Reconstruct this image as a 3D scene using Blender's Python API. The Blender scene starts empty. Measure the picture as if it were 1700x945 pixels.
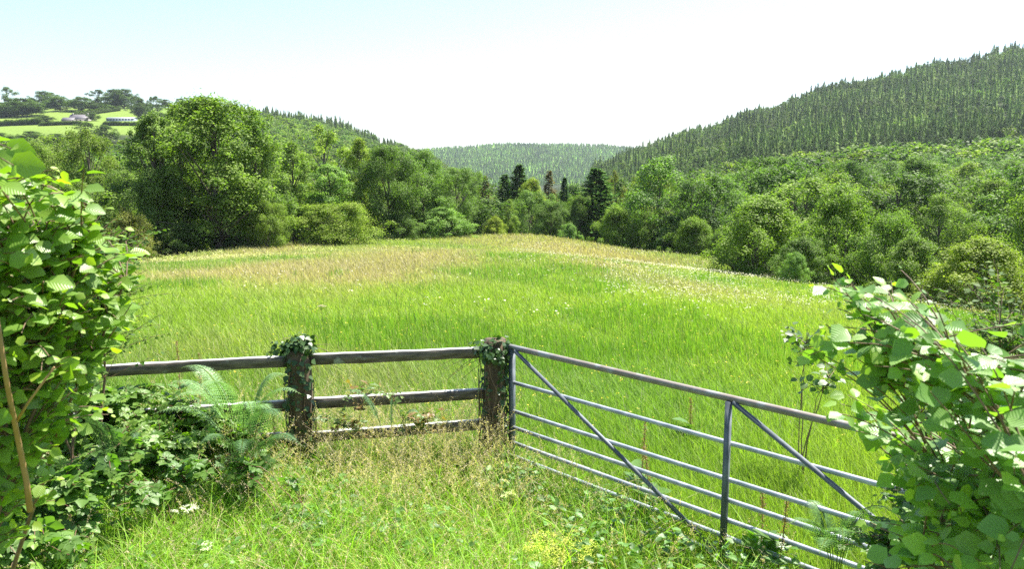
import bpy, math, random
import numpy as np
from mathutils import Vector
C = bpy.context.scene.collection
sc = bpy.context.scene
R = math.radians
# ------------------------------------------------------------------ camera, light, exposure
FPX, CX, CY, PITCH, CAMZ = 1310.0, 850.0, 472.5, R(8.13), 2.58
cam_d = bpy.data.cameras.new('camera'); cam = bpy.data.objects.new('camera', cam_d); C.objects.link(cam)
cam.location = (0, 0, CAMZ); cam.rotation_euler = (R(90) - PITCH, 0, 0)
cam_d.sensor_width = 36; cam_d.lens = 36 * FPX / 1700; cam_d.clip_start = .05; cam_d.clip_end = 20000
cam_d.dof.use_dof = True; cam_d.dof.focus_distance = 13.0; cam_d.dof.aperture_fstop = 6.3
sc.camera = cam
SUN_AZ, SUN_EL = R(52), R(60)
HAZE = .000085
world = bpy.data.worlds.new("World"); sc.world = world; world.use_nodes = True
wn = world.node_tree; bg = wn.nodes['Background']
sky = wn.nodes.new('ShaderNodeTexSky'); sky.sky_type = 'NISHITA'; sky.sun_disc = False
sky.sun_elevation = SUN_EL; sky.sun_rotation = SUN_AZ; sky.dust_density = 1.0; sky.air_density = 1.0; sky.altitude = 150
wn.links.new(sky.outputs[0], bg.inputs[0]); bg.inputs[1].default_value = .08
sl = bpy.data.lights.new('sun', 'SUN'); sl.energy = 5.0; sl.angle = R(.55); sl.color = (1, .955, .87)
sun = bpy.data.objects.new('sun', sl); C.objects.link(sun)
S = Vector((math.sin(SUN_AZ) * math.cos(SUN_EL), math.cos(SUN_AZ) * math.cos(SUN_EL), math.sin(SUN_EL)))
sun.rotation_euler = S.to_track_quat('Z', 'Y').to_euler()
sc.view_settings.view_transform = 'Standard'; sc.view_settings.look = 'None'
sc.view_settings.exposure = 1.65; sc.view_settings.gamma = 1.0
sc.cycles.use_denoising = False
try: sc.cycles.denoiser = 'OPENIMAGEDENOISE'; sc.cycles.denoising_prefilter = 'ACCURATE'
except Exception: pass
sc.cycles.max_bounces = 7; sc.cycles.diffuse_bounces = 3; sc.cycles.glossy_bounces = 2
sc.cycles.transmission_bounces = 4; sc.cycles.volume_bounces = 0; sc.cycles.transparent_max_bounces = 4
sc.cycles.use_adaptive_sampling = False; sc.cycles.sample_clamp_indirect = 6

# ------------------------------------------------------------------ helpers
sp_, cp_ = math.sin(PITCH), math.cos(PITCH)
def slope(py):
    v = (CY - py) / FPX
    return (-sp_ + v * cp_) / (cp_ + v * sp_)
def zy(py, d): return CAMZ + slope(py) * d
def at(px, py, d):
    v = (CY - py) / FPX
    return np.array(((px - CX) / FPX * d / (cp_ + v * sp_), d, zy(py, d)))
def tan_px(px, py=350.):
    v = (CY - py) / FPX
    return (px - CX) / FPX / (cp_ + v * sp_)

def sstep(a, b, x):
    t = np.clip((x - a) / (b - a), 0, 1); return t * t * (3 - 2 * t)
def vnoise(x, y, seed=0):
    xi = np.floor(x).astype(np.int64); yi = np.floor(y).astype(np.int64)
    fx = x - xi; fy = y - yi; fx = fx * fx * (3 - 2 * fx); fy = fy * fy * (3 - 2 * fy)
    def h(a, b):
        n = (a * 374761393 + b * 668265263 + seed * 974711) & 0x7fffffff
        n = ((n ^ (n >> 13)) * 1274126177) & 0x7fffffff
        return ((n ^ (n >> 16)) & 0xffff) / 65535.
    return (h(xi, yi) * (1 - fx) + h(xi + 1, yi) * fx) * (1 - fy) + (h(xi, yi + 1) * (1 - fx) + h(xi + 1, yi + 1) * fx) * fy
def fbm(x, y, seed=0, o=3):
    s = 0; a = .5; t = 0
    for i in range(o):
        s = s + a * vnoise(x * 2 ** i, y * 2 ** i, seed + i); t += a; a *= .5
    return s / t

def unit(a):
    return a / np.maximum(np.linalg.norm(a, axis=-1, keepdims=True), 1e-9)

class Buf:
    def __init__(s): s.V = []; s.F = []; s.C = []; s.L = []; s.M = []; s.n = 0
    def add(s, V, F, col=(1, 1, 1), lc=None, mi=0):
        V = np.asarray(V, float).reshape(-1, 3); F = np.asarray(F, np.int64).reshape(-1, 4)
        col = np.asarray(col, float)
        if col.ndim == 1: col = np.tile(col, (len(V), 1))
        s.V.append(V); s.F.append(F + s.n); s.C.append(col)
        s.L.append(np.zeros((len(V), 3)) if lc is None else lc)
        s.M.append(np.full(len(F), mi)); s.n += len(V)
    def mesh(s, name, mats, smooth=False):
        V = np.concatenate(s.V); F = np.concatenate(s.F); Cc = np.concatenate(s.C); L = np.concatenate(s.L); M = np.concatenate(s.M)
        me = bpy.data.meshes.new(name)
        me.vertices.add(len(V)); me.vertices.foreach_set('co', V.astype(np.float32).ravel())
        me.loops.add(F.size); me.loops.foreach_set('vertex_index', F.astype(np.int32).ravel())
        me.polygons.add(len(F)); me.polygons.foreach_set('loop_start', np.arange(0, F.size, 4, dtype=np.int32))
        me.polygons.foreach_set('material_index', M.astype(np.int32))
        if smooth: me.polygons.foreach_set('use_smooth', np.ones(len(F), bool))
        for m in mats: me.materials.append(m)
        a = me.attributes.new('col', 'FLOAT_COLOR', 'POINT')
        a.data.foreach_set('color', np.concatenate([Cc, np.ones((len(V), 1))], 1).astype(np.float32).ravel())
        if np.abs(L).max() > 0:
            b = me.attributes.new('lc', 'FLOAT_VECTOR', 'POINT'); b.data.foreach_set('vector', L.astype(np.float32).ravel())
        me.update(calc_edges=True)
        return me
    def build(s, name, mats, parent=None, smooth=False):
        return link(name, s.mesh(name, mats, smooth), parent)

def link(name, me, parent=None):
    o = bpy.data.objects.new(name, me); C.objects.link(o)
    if parent: o.parent = parent
    return o
def tag(o, label=None, cat=None, group=None, kind=None):
    if label: o['label'] = label
    if cat: o['category'] = cat
    if group: o['group'] = group
    if kind: o['kind'] = kind
    return o
def empty(name, loc, label, cat, group=None, rz=0):
    o = bpy.data.objects.new(name, None); C.objects.link(o); o.location = tuple(loc); o.rotation_euler = (0, 0, rz)
    o.empty_display_size = .2
    return tag(o, label, cat, group)

def tube(buf, P, r0, r1, k=6, col=(1, 1, 1), mi=0, cap=True):
    P = np.asarray(P, float); n = len(P)
    T = unit(np.gradient(P, axis=0))
    ref = np.array((0, 0, 1.)) if abs(T[:, 2]).mean() < .9 else np.array((1., 0, 0))
    A = unit(np.cross(T, ref)); B = np.cross(T, A)
    a = np.arange(k) / k * 2 * math.pi
    r = np.linspace(r0, r1, n) if np.isscalar(r0) else np.asarray(r0)
    V = P[:, None] + r[:, None, None] * (np.cos(a)[None, :, None] * A[:, None] + np.sin(a)[None, :, None] * B[:, None])
    F = []
    for i in range(n - 1):
        for j in range(k):
            j2 = (j + 1) % k; F.append((i * k + j, i * k + j2, (i + 1) * k + j2, (i + 1) * k + j))
    V = V.reshape(-1, 3)
    if cap:
        if k == 4: F += [(3, 2, 1, 0), tuple((n - 1) * k + j for j in range(4))]
        elif k == 6:
            e = (n - 1) * k; F += [(3, 2, 1, 0), (5, 4, 3, 0), (e, e + 1, e + 2, e + 3), (e, e + 3, e + 4, e + 5)]
        elif k >= 8:
            for e, sgn in ((0, 1), ((n - 1) * k, 0)):
                for j in range(1, k - 2, 2):
                    q = (e, e + j, e + j + 1, e + j + 2); F.append(q[::-1] if sgn else q)
    buf.add(V, F, col, None, mi)

def place(T, Q, pos, dr, nm, scale, col, LC=None):
    """instances of a template: x lateral, y along, z normal"""
    pos = np.asarray(pos); n = len(pos); dr = unit(np.asarray(dr)); nm = np.asarray(nm)
    X = unit(np.cross(dr, nm)); Z = np.cross(X, dr)
    sc_ = np.asarray(scale).reshape(-1, 1, 1)
    V = pos[:, None] + sc_ * (T[None, :, 0:1] * X[:, None] + T[None, :, 1:2] * dr[:, None] + T[None, :, 2:3] * Z[:, None])
    F = (np.arange(n) * len(T))[:, None, None] + Q[None]
    Cc = np.repeat(np.asarray(col)[:, None], len(T), 1).reshape(-1, 3)
    L = None if LC is None else np.tile(LC, (n, 1))
    return V.reshape(-1, 3), F.reshape(-1, 4), Cc, L

def blades(pos, h, w, az, bend, segs, c0, c1, rng, twist=1.0, tipw=.12):
    n = len(pos); t = np.linspace(0, 1, segs + 1)
    D = np.stack([np.cos(az), np.sin(az), np.zeros(n)], 1)
    wa = az + math.pi / 2 + rng.normal(0, twist, n)
    W = np.stack([np.cos(wa), np.sin(wa), np.zeros(n)], 1)
    P = pos[:, None] + D[:, None] * (h * bend)[:, None, None] * (t ** 2)[None, :, None]
    P[..., 2] += h[:, None] * (t * (1 - .35 * np.clip(bend, 0, 1.4)[:, None] * t))
    ww = w[:, None] * np.interp(t, (0, .35, 1), (.7, 1, tipw))[None]
    V = np.stack([P - W[:, None] * ww[..., None] / 2, P + W[:, None] * ww[..., None] / 2], 2)
    k = segs + 1
    Q = np.array([(2 * i, 2 * i + 1, 2 * i + 3, 2 * i + 2) for i in range(segs)])
    F = (np.arange(n) * 2 * k)[:, None, None] + Q[None]
    tt = t[None, :, None, None]
    Cc = (c0[:, None, None] * (1 - tt) + c1[:, None, None] * tt) * np.ones((1, 1, 2, 1))
    return V.reshape(-1, 3), F.reshape(-1, 4), Cc.reshape(-1, 3)

# ------------------------------------------------------------------ materials
def nmat(name):
    m = bpy.data.materials.new(name); m.use_nodes = True; nt = m.node_tree
    p = nt.nodes['Principled BSDF']
    return m, nt, p, nt.nodes['Material Output']
def N(nt, t, **k):
    n = nt.nodes.new(t)
    for a, b in k.items(): setattr(n, a, b)
    return n
def leafmat(name, tint, trans=.4, tcol=(1.5, 1.9, .5), rough=.45, spec=.35, veins=False, objcol=True):
    m, nt, p, out = nmat(name); L = nt.links.new
    a = N(nt, 'ShaderNodeAttribute', attribute_name='col')
    mul = N(nt, 'ShaderNodeMix', data_type='RGBA', blend_type='MULTIPLY'); mul.inputs[0].default_value = 1
    L(a.outputs['Color'], mul.inputs[6]); mul.inputs[7].default_value = (*tint, 1)
    c = mul.outputs[2]
    if objcol:
        oi = N(nt, 'ShaderNodeObjectInfo')
        m2 = N(nt, 'ShaderNodeMix', data_type='RGBA', blend_type='MULTIPLY'); m2.inputs[0].default_value = 1
        L(c, m2.inputs[6]); L(oi.outputs['Color'], m2.inputs[7]); c = m2.outputs[2]
    if veins:
        lc = N(nt, 'ShaderNodeAttribute', attribute_name='lc')
        sx = N(nt, 'ShaderNodeSeparateXYZ'); L(lc.outputs['Vector'], sx.inputs[0])
        ab = N(nt, 'ShaderNodeMath', operation='ABSOLUTE'); L(sx.outputs[0], ab.inputs[0])
        m1 = N(nt, 'ShaderNodeMath', operation='MULTIPLY'); L(ab.outputs[0], m1.inputs[0]); m1.inputs[1].default_value = .75
        sb = N(nt, 'ShaderNodeMath', operation='SUBTRACT'); L(sx.outputs[1], sb.inputs[0]); L(m1.outputs[0], sb.inputs[1])
        fr = N(nt, 'ShaderNodeMath', operation='MULTIPLY'); L(sb.outputs[0], fr.inputs[0]); fr.inputs[1].default_value = 48
        si = N(nt, 'ShaderNodeMath', operation='SINE'); L(fr.outputs[0], si.inputs[0])
        mr = N(nt, 'ShaderNodeMapRange'); L(si.outputs[0], mr.inputs[0]); mr.inputs[1].default_value = .55; mr.inputs[2].default_value = 1.0
        md = N(nt, 'ShaderNodeMapRange'); L(ab.outputs[0], md.inputs[0]); md.inputs[1].default_value = .035; md.inputs[2].default_value = .0
        mx = N(nt, 'ShaderNodeMath', operation='MAXIMUM'); L(mr.outputs[0], mx.inputs[0]); L(md.outputs[0], mx.inputs[1])
        m3 = N(nt, 'ShaderNodeMix', data_type='RGBA', blend_type='MIX'); L(mx.outputs[0], m3.inputs[0])
        sc1 = N(nt, 'ShaderNodeMath', operation='MULTIPLY'); L(mx.outputs[0], sc1.inputs[0]); sc1.inputs[1].default_value = .3; L(sc1.outputs[0], m3.inputs[0])
        L(c, m3.inputs[6]); m3.inputs[7].default_value = (.16, .24, .06, 1); c = m3.outputs[2]
        bp = N(nt, 'ShaderNodeBump'); bp.inputs['Strength'].default_value = .22; bp.inputs['Distance'].default_value = .002
        iv = N(nt, 'ShaderNodeMath', operation='MULTIPLY'); L(si.outputs[0], iv.inputs[0]); iv.inputs[1].default_value = -1
        L(iv.outputs[0], bp.inputs['Height']); L(bp.outputs[0], p.inputs['Normal'])
    L(c, p.inputs['Base Color']); p.inputs['Roughness'].default_value = rough; p.inputs['Specular IOR Level'].default_value = spec
    tr = N(nt, 'ShaderNodeBsdfTranslucent')
    m4 = N(nt, 'ShaderNodeMix', data_type='RGBA', blend_type='MULTIPLY'); m4.inputs[0].default_value = 1
    L(c, m4.inputs[6]); m4.inputs[7].default_value = (*tcol, 1); L(m4.outputs[2], tr.inputs[0])
    ms = N(nt, 'ShaderNodeMixShader'); ms.inputs[0].default_value = trans
    L(p.outputs[0], ms.inputs[1]); L(tr.outputs[0], ms.inputs[2]); L(ms.outputs[0], out.inputs[0])
    return m
def solid(name, c1, c2, scale=8, rough=.8, bump=.3, stretch=(1, 1, 1), metal=0, dist=.01, spots=None, lit_top=False):
    m, nt, p, out = nmat(name); L = nt.links.new
    tc = N(nt, 'ShaderNodeTexCoord'); mp = N(nt, 'ShaderNodeMapping'); mp.inputs['Scale'].default_value = stretch
    L(tc.outputs['Object'], mp.inputs[0])
    no = N(nt, 'ShaderNodeTexNoise'); no.inputs['Scale'].default_value = scale; no.inputs['Detail'].default_value = 6
    L(mp.outputs[0], no.inputs[0])
    cr = N(nt, 'ShaderNodeMapRange'); L(no.outputs[0], cr.inputs[0]); cr.inputs[1].default_value = .35; cr.inputs[2].default_value = .65
    mx = N(nt, 'ShaderNodeMix', data_type='RGBA'); L(cr.outputs[0], mx.inputs[0])
    mx.inputs[6].default_value = (*c1, 1); mx.inputs[7].default_value = (*c2, 1); c = mx.outputs[2]
    if spots:
        n2 = N(nt, 'ShaderNodeTexNoise'); n2.inputs['Scale'].default_value = spots[1]; n2.inputs['Detail'].default_value = 4; L(tc.outputs['Object'], n2.inputs[0])
        c2_ = N(nt, 'ShaderNodeMapRange'); L(n2.outputs[0], c2_.inputs[0]); c2_.inputs[1].default_value = spots[2]; c2_.inputs[2].default_value = spots[2] + .08
        m2 = N(nt, 'ShaderNodeMix', data_type='RGBA'); L(c2_.outputs[0], m2.inputs[0]); L(c, m2.inputs[6]); m2.inputs[7].default_value = (*spots[0], 1); c = m2.outputs[2]
    if lit_top:  # pale mix paints sunlight onto rail tops, along with bleached timber
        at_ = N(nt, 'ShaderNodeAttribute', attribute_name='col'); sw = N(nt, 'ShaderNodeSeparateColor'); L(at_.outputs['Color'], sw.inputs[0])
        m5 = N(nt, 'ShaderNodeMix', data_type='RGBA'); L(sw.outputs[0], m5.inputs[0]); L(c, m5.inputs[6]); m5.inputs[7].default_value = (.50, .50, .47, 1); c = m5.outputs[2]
    L(c, p.inputs['Base Color'])
    bp = N(nt, 'ShaderNodeBump'); bp.inputs['Strength'].default_value = bump; bp.inputs['Distance'].default_value = dist
    L(no.outputs[0], bp.inputs['Height']); L(bp.outputs[0], p.inputs['Normal'])
    p.inputs['Roughness'].default_value = rough; p.inputs['Metallic'].default_value = metal
    return m

M_crown = leafmat('tree leaves', (1, 1, 1), .38, (1.3, 1.65, .45), .6, .18)
M_needle = leafmat('conifer needles', (1, 1, 1), .2, (1.2, 1.5, .6), .8, .08)
M_hazel = leafmat('hazel leaves', (1, 1, 1), .45, (1.3, 1.55, .25), .42, .65, veins=True)
M_bramble = leafmat('bramble leaves', (1, 1, 1), .35, (1.6, 2.1, .4), .4, .45, veins=True)
M_ivy = leafmat('ivy leaves', (1, 1, 1), .15, (1.3, 1.8, .4), .4, .38)
M_grass = leafmat('grass blades', (1, 1, 1), .45, (1.25, 1.45, .5), .5, .3, objcol=False)
M_fern = leafmat('fern fronds', (1, 1, 1), .35, (1.2, 1.4, .6), .4, .4)
M_bark = solid('bark', (.07, .055, .04), (.17, .14, .11), 6, .9, .6, (1, 1, .25))
M_twig = solid('twig bark', (.11, .07, .04), (.2, .13, .07), 20, .7, .3)
M_paletwig = solid('pale stem', (.25, .15, .06), (.32, .2, .09), 12, .6, .2)
M_cane = solid('bramble cane', (.2, .05, .06), (.16, .12, .05), 9, .6, .2)
M_post = solid('weathered post timber', (.055, .038, .022), (.14, .10, .06), 5, .95, 1.0, (4, 4, .5), dist=.02, spots=((.09, .11, .035), 4, .57))
M_rail = solid('weathered rail timber', (.05, .038, .028), (.15, .12, .09), 6, .5, .9, (.6, 4, 6), dist=.01, spots=((.26, .27, .22), 9, .62), lit_top=True)
M_galv = solid('galvanised steel', (.27, .30, .33), (.46, .49, .52), 9, .42, .35, metal=.35, spots=None, dist=.003)
M_dull = solid('dull galvanised steel', (.07, .085, .10), (.15, .17, .19), 9, .6, .3, metal=.2, dist=.003)
M_rust = solid('rusty galvanised steel', (.25, .225, .20), (.20, .165, .14), 11, .6, .35, metal=.2, dist=.003, spots=((.29, .30, .30), 6, .5))

def groundmat():
    m, nt, p, out = nmat('earth and turf'); L = nt.links.new
    a = N(nt, 'ShaderNodeAttribute', attribute_name='col')
    tc = N(nt, 'ShaderNodeTexCoord'); no = N(nt, 'ShaderNodeTexNoise'); no.inputs['Scale'].default_value = .8; no.inputs['Detail'].default_value = 9; no.inputs['Roughness'].default_value = .7
    L(tc.outputs['Object'], no.inputs[0])
    mr = N(nt, 'ShaderNodeMapRange'); L(no.outputs[0], mr.inputs[0]); mr.inputs[1].default_value = .3; mr.inputs[2].default_value = .7; mr.inputs[3].default_value = .65; mr.inputs[4].default_value = 1.3
    mx = N(nt, 'ShaderNodeMix', data_type='RGBA', blend_type='MULTIPLY'); mx.inputs[0].default_value = 1
    L(a.outputs['Color'], mx.inputs[6]); L(mr.outputs[0], mx.inputs[7]); L(mx.outputs[2], p.inputs['Base Color'])
    p.inputs['Roughness'].default_value = .95; p.inputs['Specular IOR Level'].default_value = .1
    bp = N(nt, 'ShaderNodeBump'); bp.inputs['Strength'].default_value = .8; bp.inputs['Distance'].default_value = .15
    L(no.outputs[0], bp.inputs['Height']); L(bp.outputs[0], p.inputs['Normal'])
    return m
M_ground = groundmat()

# ------------------------------------------------------------------ terrain
EDGE = [(-500, 470, 30), (0, 455, 38), (215, 440, 46), (400, 413, 60), (560, 402, 68), (680, 395, 75), (880, 391, 80), (960, 401, 75), (1060, 418, 68),
        (1190, 432, 60), (1225, 458, 52), (1350, 476, 45), (1500, 499, 38), (1620, 522, 33), (1750, 545, 30), (2300, 600, 25)]
ed_t = np.array([math.atan(tan_px(e[0], e[1])) for e in EDGE]); ed_d = np.array([e[2] for e in EDGE], float)
ctrl = [(*at(*e)[:2], zy(e[1], e[2])) for e in EDGE]
ctrl += [(-.02, 6.5, 0), (1.4, 5, -.02), (3, 3.5, 0), (-2.1, 6.2, .12), (-4, 6, .3), (-7, 6, .5), (5, 6, -.1), (8, 8, -.4), (0, 5, 0), (-1.5, 5, .08), (-3.5, 4.5, .3),
         (0, 20, -.62), (0, 40, -1.65), (-8, 20, -.45), (9, 20, -1.3)]
ctrl = np.array(ctrl)
def tps(r): return np.where(r > 0, r * r * np.log(np.maximum(r, 1e-9)), 0)
_n = len(ctrl); _K = tps(np.linalg.norm(ctrl[:, None, :2] - ctrl[None, :, :2], axis=2)) + np.eye(_n) * 1.5
_P = np.c_[np.ones(_n), ctrl[:, :2]]
_A = np.block([[_K, _P], [_P.T, np.zeros((3, 3))]]); _w = np.linalg.solve(_A, np.r_[ctrl[:, 2], 0, 0, 0])
def field(X, Y):
    z = _w[_n] + _w[_n + 1] * X + _w[_n + 2] * Y
    for i in range(_n): z = z + _w[i] * tps(np.hypot(X - ctrl[i, 0], Y - ctrl[i, 1]))
    return z
COLP = [-500, 0, 200, 330, 420, 500, 560, 600, 640, 700, 750, 850, 950, 1000, 1050, 1160, 1250, 1400, 1550, 1700, 2200]
KD = [100, 180, 300, 450, 720, 1000, 1500, 2200, 2800, 4600]
rid = dict(zip(COLP, [zy(178, 720), zy(178, 720), zy(176, 720), zy(176, 720), zy(197, 720), zy(207, 720), zy(215, 720), zy(233, 720), zy(252, 720), zy(270, 720),
        zy(300, 720), -22, zy(305, 720), zy(280, 720), zy(260, 720), zy(226, 720), zy(196, 720), zy(148, 720), zy(115, 720), zy(85, 720), zy(30, 720)]))
z100 = [-7, -7, -7, -8, -8, -9, -9, -9, -9, -9, -9, -10, -10, -10, -10, -10, -9.5, -9, -9, -9, -9]
z180 = [-5, -5, -5, -6, -8, -10, -11, -12, -12, -13, -14, -14, -14, -14, -13, -12, -10, -8, -7, -7, -6]
z300 = [6, 6, 5, 3, 1, -2, -4, -6, -9, -14, -18, -20, -20, -18, -14, -8, -4, 1, 3, 5, 9]
z450 = [22, 22, 22, 20, 17, 12, 8, 4, 0, -8, -16, -22, -20, -14, -6, 6, 12, 20, 24, 28, 40]
far = [zy(256, 2200)] * 8 + [zy(256, 2200), zy(254, 2200), zy(249, 2200), zy(243, 2200), zy(243, 2200), zy(245, 2200), zy(249, 2200)] + [zy(254, 2200)] * 6
TAB = np.array([z100, z180, z300, z450, [rid[c] for c in COLP], [rid[c] * .6 - 15 for c in COLP], [-22] * 21, far, [40] * 21, [-10] * 21], float)
col_t = np.array([math.atan(tan_px(c, 285)) for c in COLP])
FIELDSEED = 5
def edge_d(th): return np.interp(th, ed_t, ed_d)
def ground(X, Y):
    X = np.asarray(X, float); Y = np.asarray(Y, float)
    d = np.maximum(Y, .01); r = np.hypot(X, Y); th = np.arctan2(X, Y)
    thc = np.clip(th, ed_t[0], ed_t[-1]); D = np.where(np.abs(th) < R(75), d, r * math.cos(R(75)))
    de = edge_d(thc)
    fz = field(X, np.maximum(Y, 2)); fz = np.clip(fz, -9, 1.2)
    fe = np.clip(field(np.tan(thc) * de, de), -9, 1.2)
    drop = fe - 2.2 * sstep(0, 12, D - de)
    # outer table
    ti = np.interp(thc, col_t, np.arange(len(col_t))); i0 = np.clip(np.floor(ti).astype(int), 0, len(col_t) - 2); ft = ti - i0; ft = ft * ft * (3 - 2 * ft)
    ki = np.interp(D, KD, np.arange(len(KD))); k0 = np.clip(np.floor(ki).astype(int), 0, len(KD) - 2); fk = ki - k0
    out = (TAB[k0, i0] * (1 - ft) + TAB[k0, i0 + 1] * ft) * (1 - fk) + (TAB[k0 + 1, i0] * (1 - ft) + TAB[k0 + 1, i0 + 1] * ft) * fk
    w = sstep(0, 1, (D - de - 12) / np.maximum(100 - de - 12, 5))
    outer = drop * (1 - w) + out * w + (fbm(X / 60, Y / 60, 3) - .5) * 6 * sstep(120, 300, D)
    z = np.where(D < de, fz, outer)
    near = sstep(4.3, 1.2, r)
    z = z * (1 - near) + .95 * near
    rear = sstep(R(58), R(80), np.abs(th))
    z = z * (1 - rear) + .9 * rear
    z = z + (fbm(X / 1.3, Y / 1.3, 9) - .5) * .07 * sstep(100, 60, r)
    return z
def gz(x, y): return float(ground(np.array([x]), np.array([y]))[0])

PINK = np.array((.39, .265, .205)); LIME = np.array((.24, .325, .042)); GREEN = np.array((.15, .265, .032)); PALE = np.array((.20, .31, .11)); STRAW = np.array((.33, .29, .16))
def meadow_col(X, Y):
    d = Y
    a = fbm(X / 5.5, Y / 7, 21, 4)[..., None]; b = fbm(X / 4.2, Y / 9, 41, 4); c = fbm(X / 2.1, Y / 2.6, 61, 3); e = fbm(X / 3.5, Y / 2, 81, 3)
    col = LIME * (1 - sstep(.36, .68, a)) + GREEN * sstep(.36, .68, a)
    bias = np.interp(d, (0, 9, 14, 24, 34, 48, 80), (-.35, -.26, -.12, .02, .05, .03, .04)) + np.where(X < -1.5, .05, 0) * sstep(20, 26, d) * sstep(50, 40, d) - sstep(2, 8, X) * .03 * sstep(45, 25, d)
    wp = .66 * sstep(.46, .70, b + bias)[..., None]
    col = col * (1 - wp) + PINK * wp
    ws = (sstep(.5, .7, c) * .4 * sstep(14, 30, d) + .2 * sstep(30, 60, d))[..., None]; col = col * (1 - ws) + STRAW * ws
    wl = (sstep(.52, .66, e) * np.interp(d, (6, 9, 14, 17), (.1, .3, .35, 0)) * sstep(5, 2, X))[..., None]; col = col * (1 - wl) + PALE * wl
    return col

def build_ground():
    front = np.arange(-62, 62.01, .35); back = np.concatenate([np.arange(62, 298, 4)[1:]])
    th = np.radians(np.concatenate([front, back])); n = len(th)
    rr = np.concatenate([[.01], np.geomspace(.6, 90, 190), np.geomspace(92, 6200, 110)])
    Tn, Rr = np.meshgrid(th, rr)
    X = np.sin(Tn) * Rr; Y = np.cos(Tn) * Rr; Z = ground(X, Y)
    V = np.stack([X, Y, Z], -1).reshape(-1, 3); F = []
    i = np.arange(len(rr) - 1)[:, None]; j = np.arange(n)[None]; j2 = (j + 1) % n
    F = np.stack([i * n + j, (i + 1) * n + j, (i + 1) * n + j2, i * n + j2], -1).reshape(-1, 4)[:, ::-1]
    thv = np.arctan2(X, Y); de = edge_d(np.clip(thv, ed_t[0], ed_t[-1]))
    mc = meadow_col(X, np.maximum(Y, 0)) * .6
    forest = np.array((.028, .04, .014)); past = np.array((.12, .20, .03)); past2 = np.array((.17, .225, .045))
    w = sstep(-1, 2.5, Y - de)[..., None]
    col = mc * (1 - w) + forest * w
    pxl = np.tan(np.clip(thv, -1.2, 1.2)) * FPX + CX
    wp = (sstep(430, 460, Y) * sstep(430, 400, pxl) * (np.abs(thv) < 1.0))[..., None]
    pn = fbm(X / 60, Y / 40, 77)[..., None]
    col = col * (1 - wp) + (past * (1 - pn) + past2 * pn) * wp
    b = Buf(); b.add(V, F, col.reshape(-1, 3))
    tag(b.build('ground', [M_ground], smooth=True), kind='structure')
build_ground()

# ------------------------------------------------------------------ templates
def ovate(width=.85, rows=(0, .08, .25, .5, .75, .92, 1.0), fold=.10, droop=.18, prof=None):
    prof = prof or {0: 0.02, .08: .3, .25: .42, .5: .48, .75: .34, .92: .14, 1.0: .01}
    T = []; Q = []; L = []
    for i, t in enumerate(rows):
        w = prof[t] * width
        for sx in (-1, 0, 1):
            jag = 1 + (.1 if i % 2 else -.07) * abs(sx)
            T.append((sx * w * jag, t, fold * abs(sx) * w * 2 - droop * t * t)); L.append((sx * w, t, 0))
        if i:
            a = (i - 1) * 3; Q += [(a, a + 1, a + 4, a + 3), (a + 1, a + 2, a + 5, a + 4)]
    return np.array(T), np.array(Q), np.array(L)
HAZ = ovate(.9)
LEAFLET = ovate(.72, fold=.14, droop=.12)
SMALL = (np.array([(-.3, .35, .05), (0, 0, 0), (.3, .35, .05), (0, 1, -.05)]), np.array([(1, 2, 3, 0)]), None)
DIAM = (np.array([(-.36, .5, .07), (0, 0, 0), (.36, .5, .07), (0, 1, 0)]), np.array([(1, 2, 3, 0)]), None)
def compound(k=3):
    T = []; Q = []; L = []; n = 0
    for a, s, off in ([(0, 1, .35), (75, .8, .3), (-75, .8, .3)] if k == 3 else [(0, 1, .35), (60, .85, .32), (-60, .85, .32), (115, .65, .26), (-115, .65, .26)]):
        c, s_ = math.cos(R(a)), math.sin(R(a)); V = LEAFLET[0] * s
        x = V[:, 0] * c + (V[:, 1]) * s_; y = -V[:, 0] * s_ + (V[:, 1]) * c
        V2 = np.stack([x + off * .3 * s_, y + off * .3 * c, V[:, 2]], 1)
        T.append(V2); Q.append(LEAFLET[1] + n); L.append(LEAFLET[2]); n += len(V2)
    return np.concatenate(T), np.concatenate(Q), np.concatenate(L)
BR3, BR5 = compound(3), compound(5)

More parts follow.
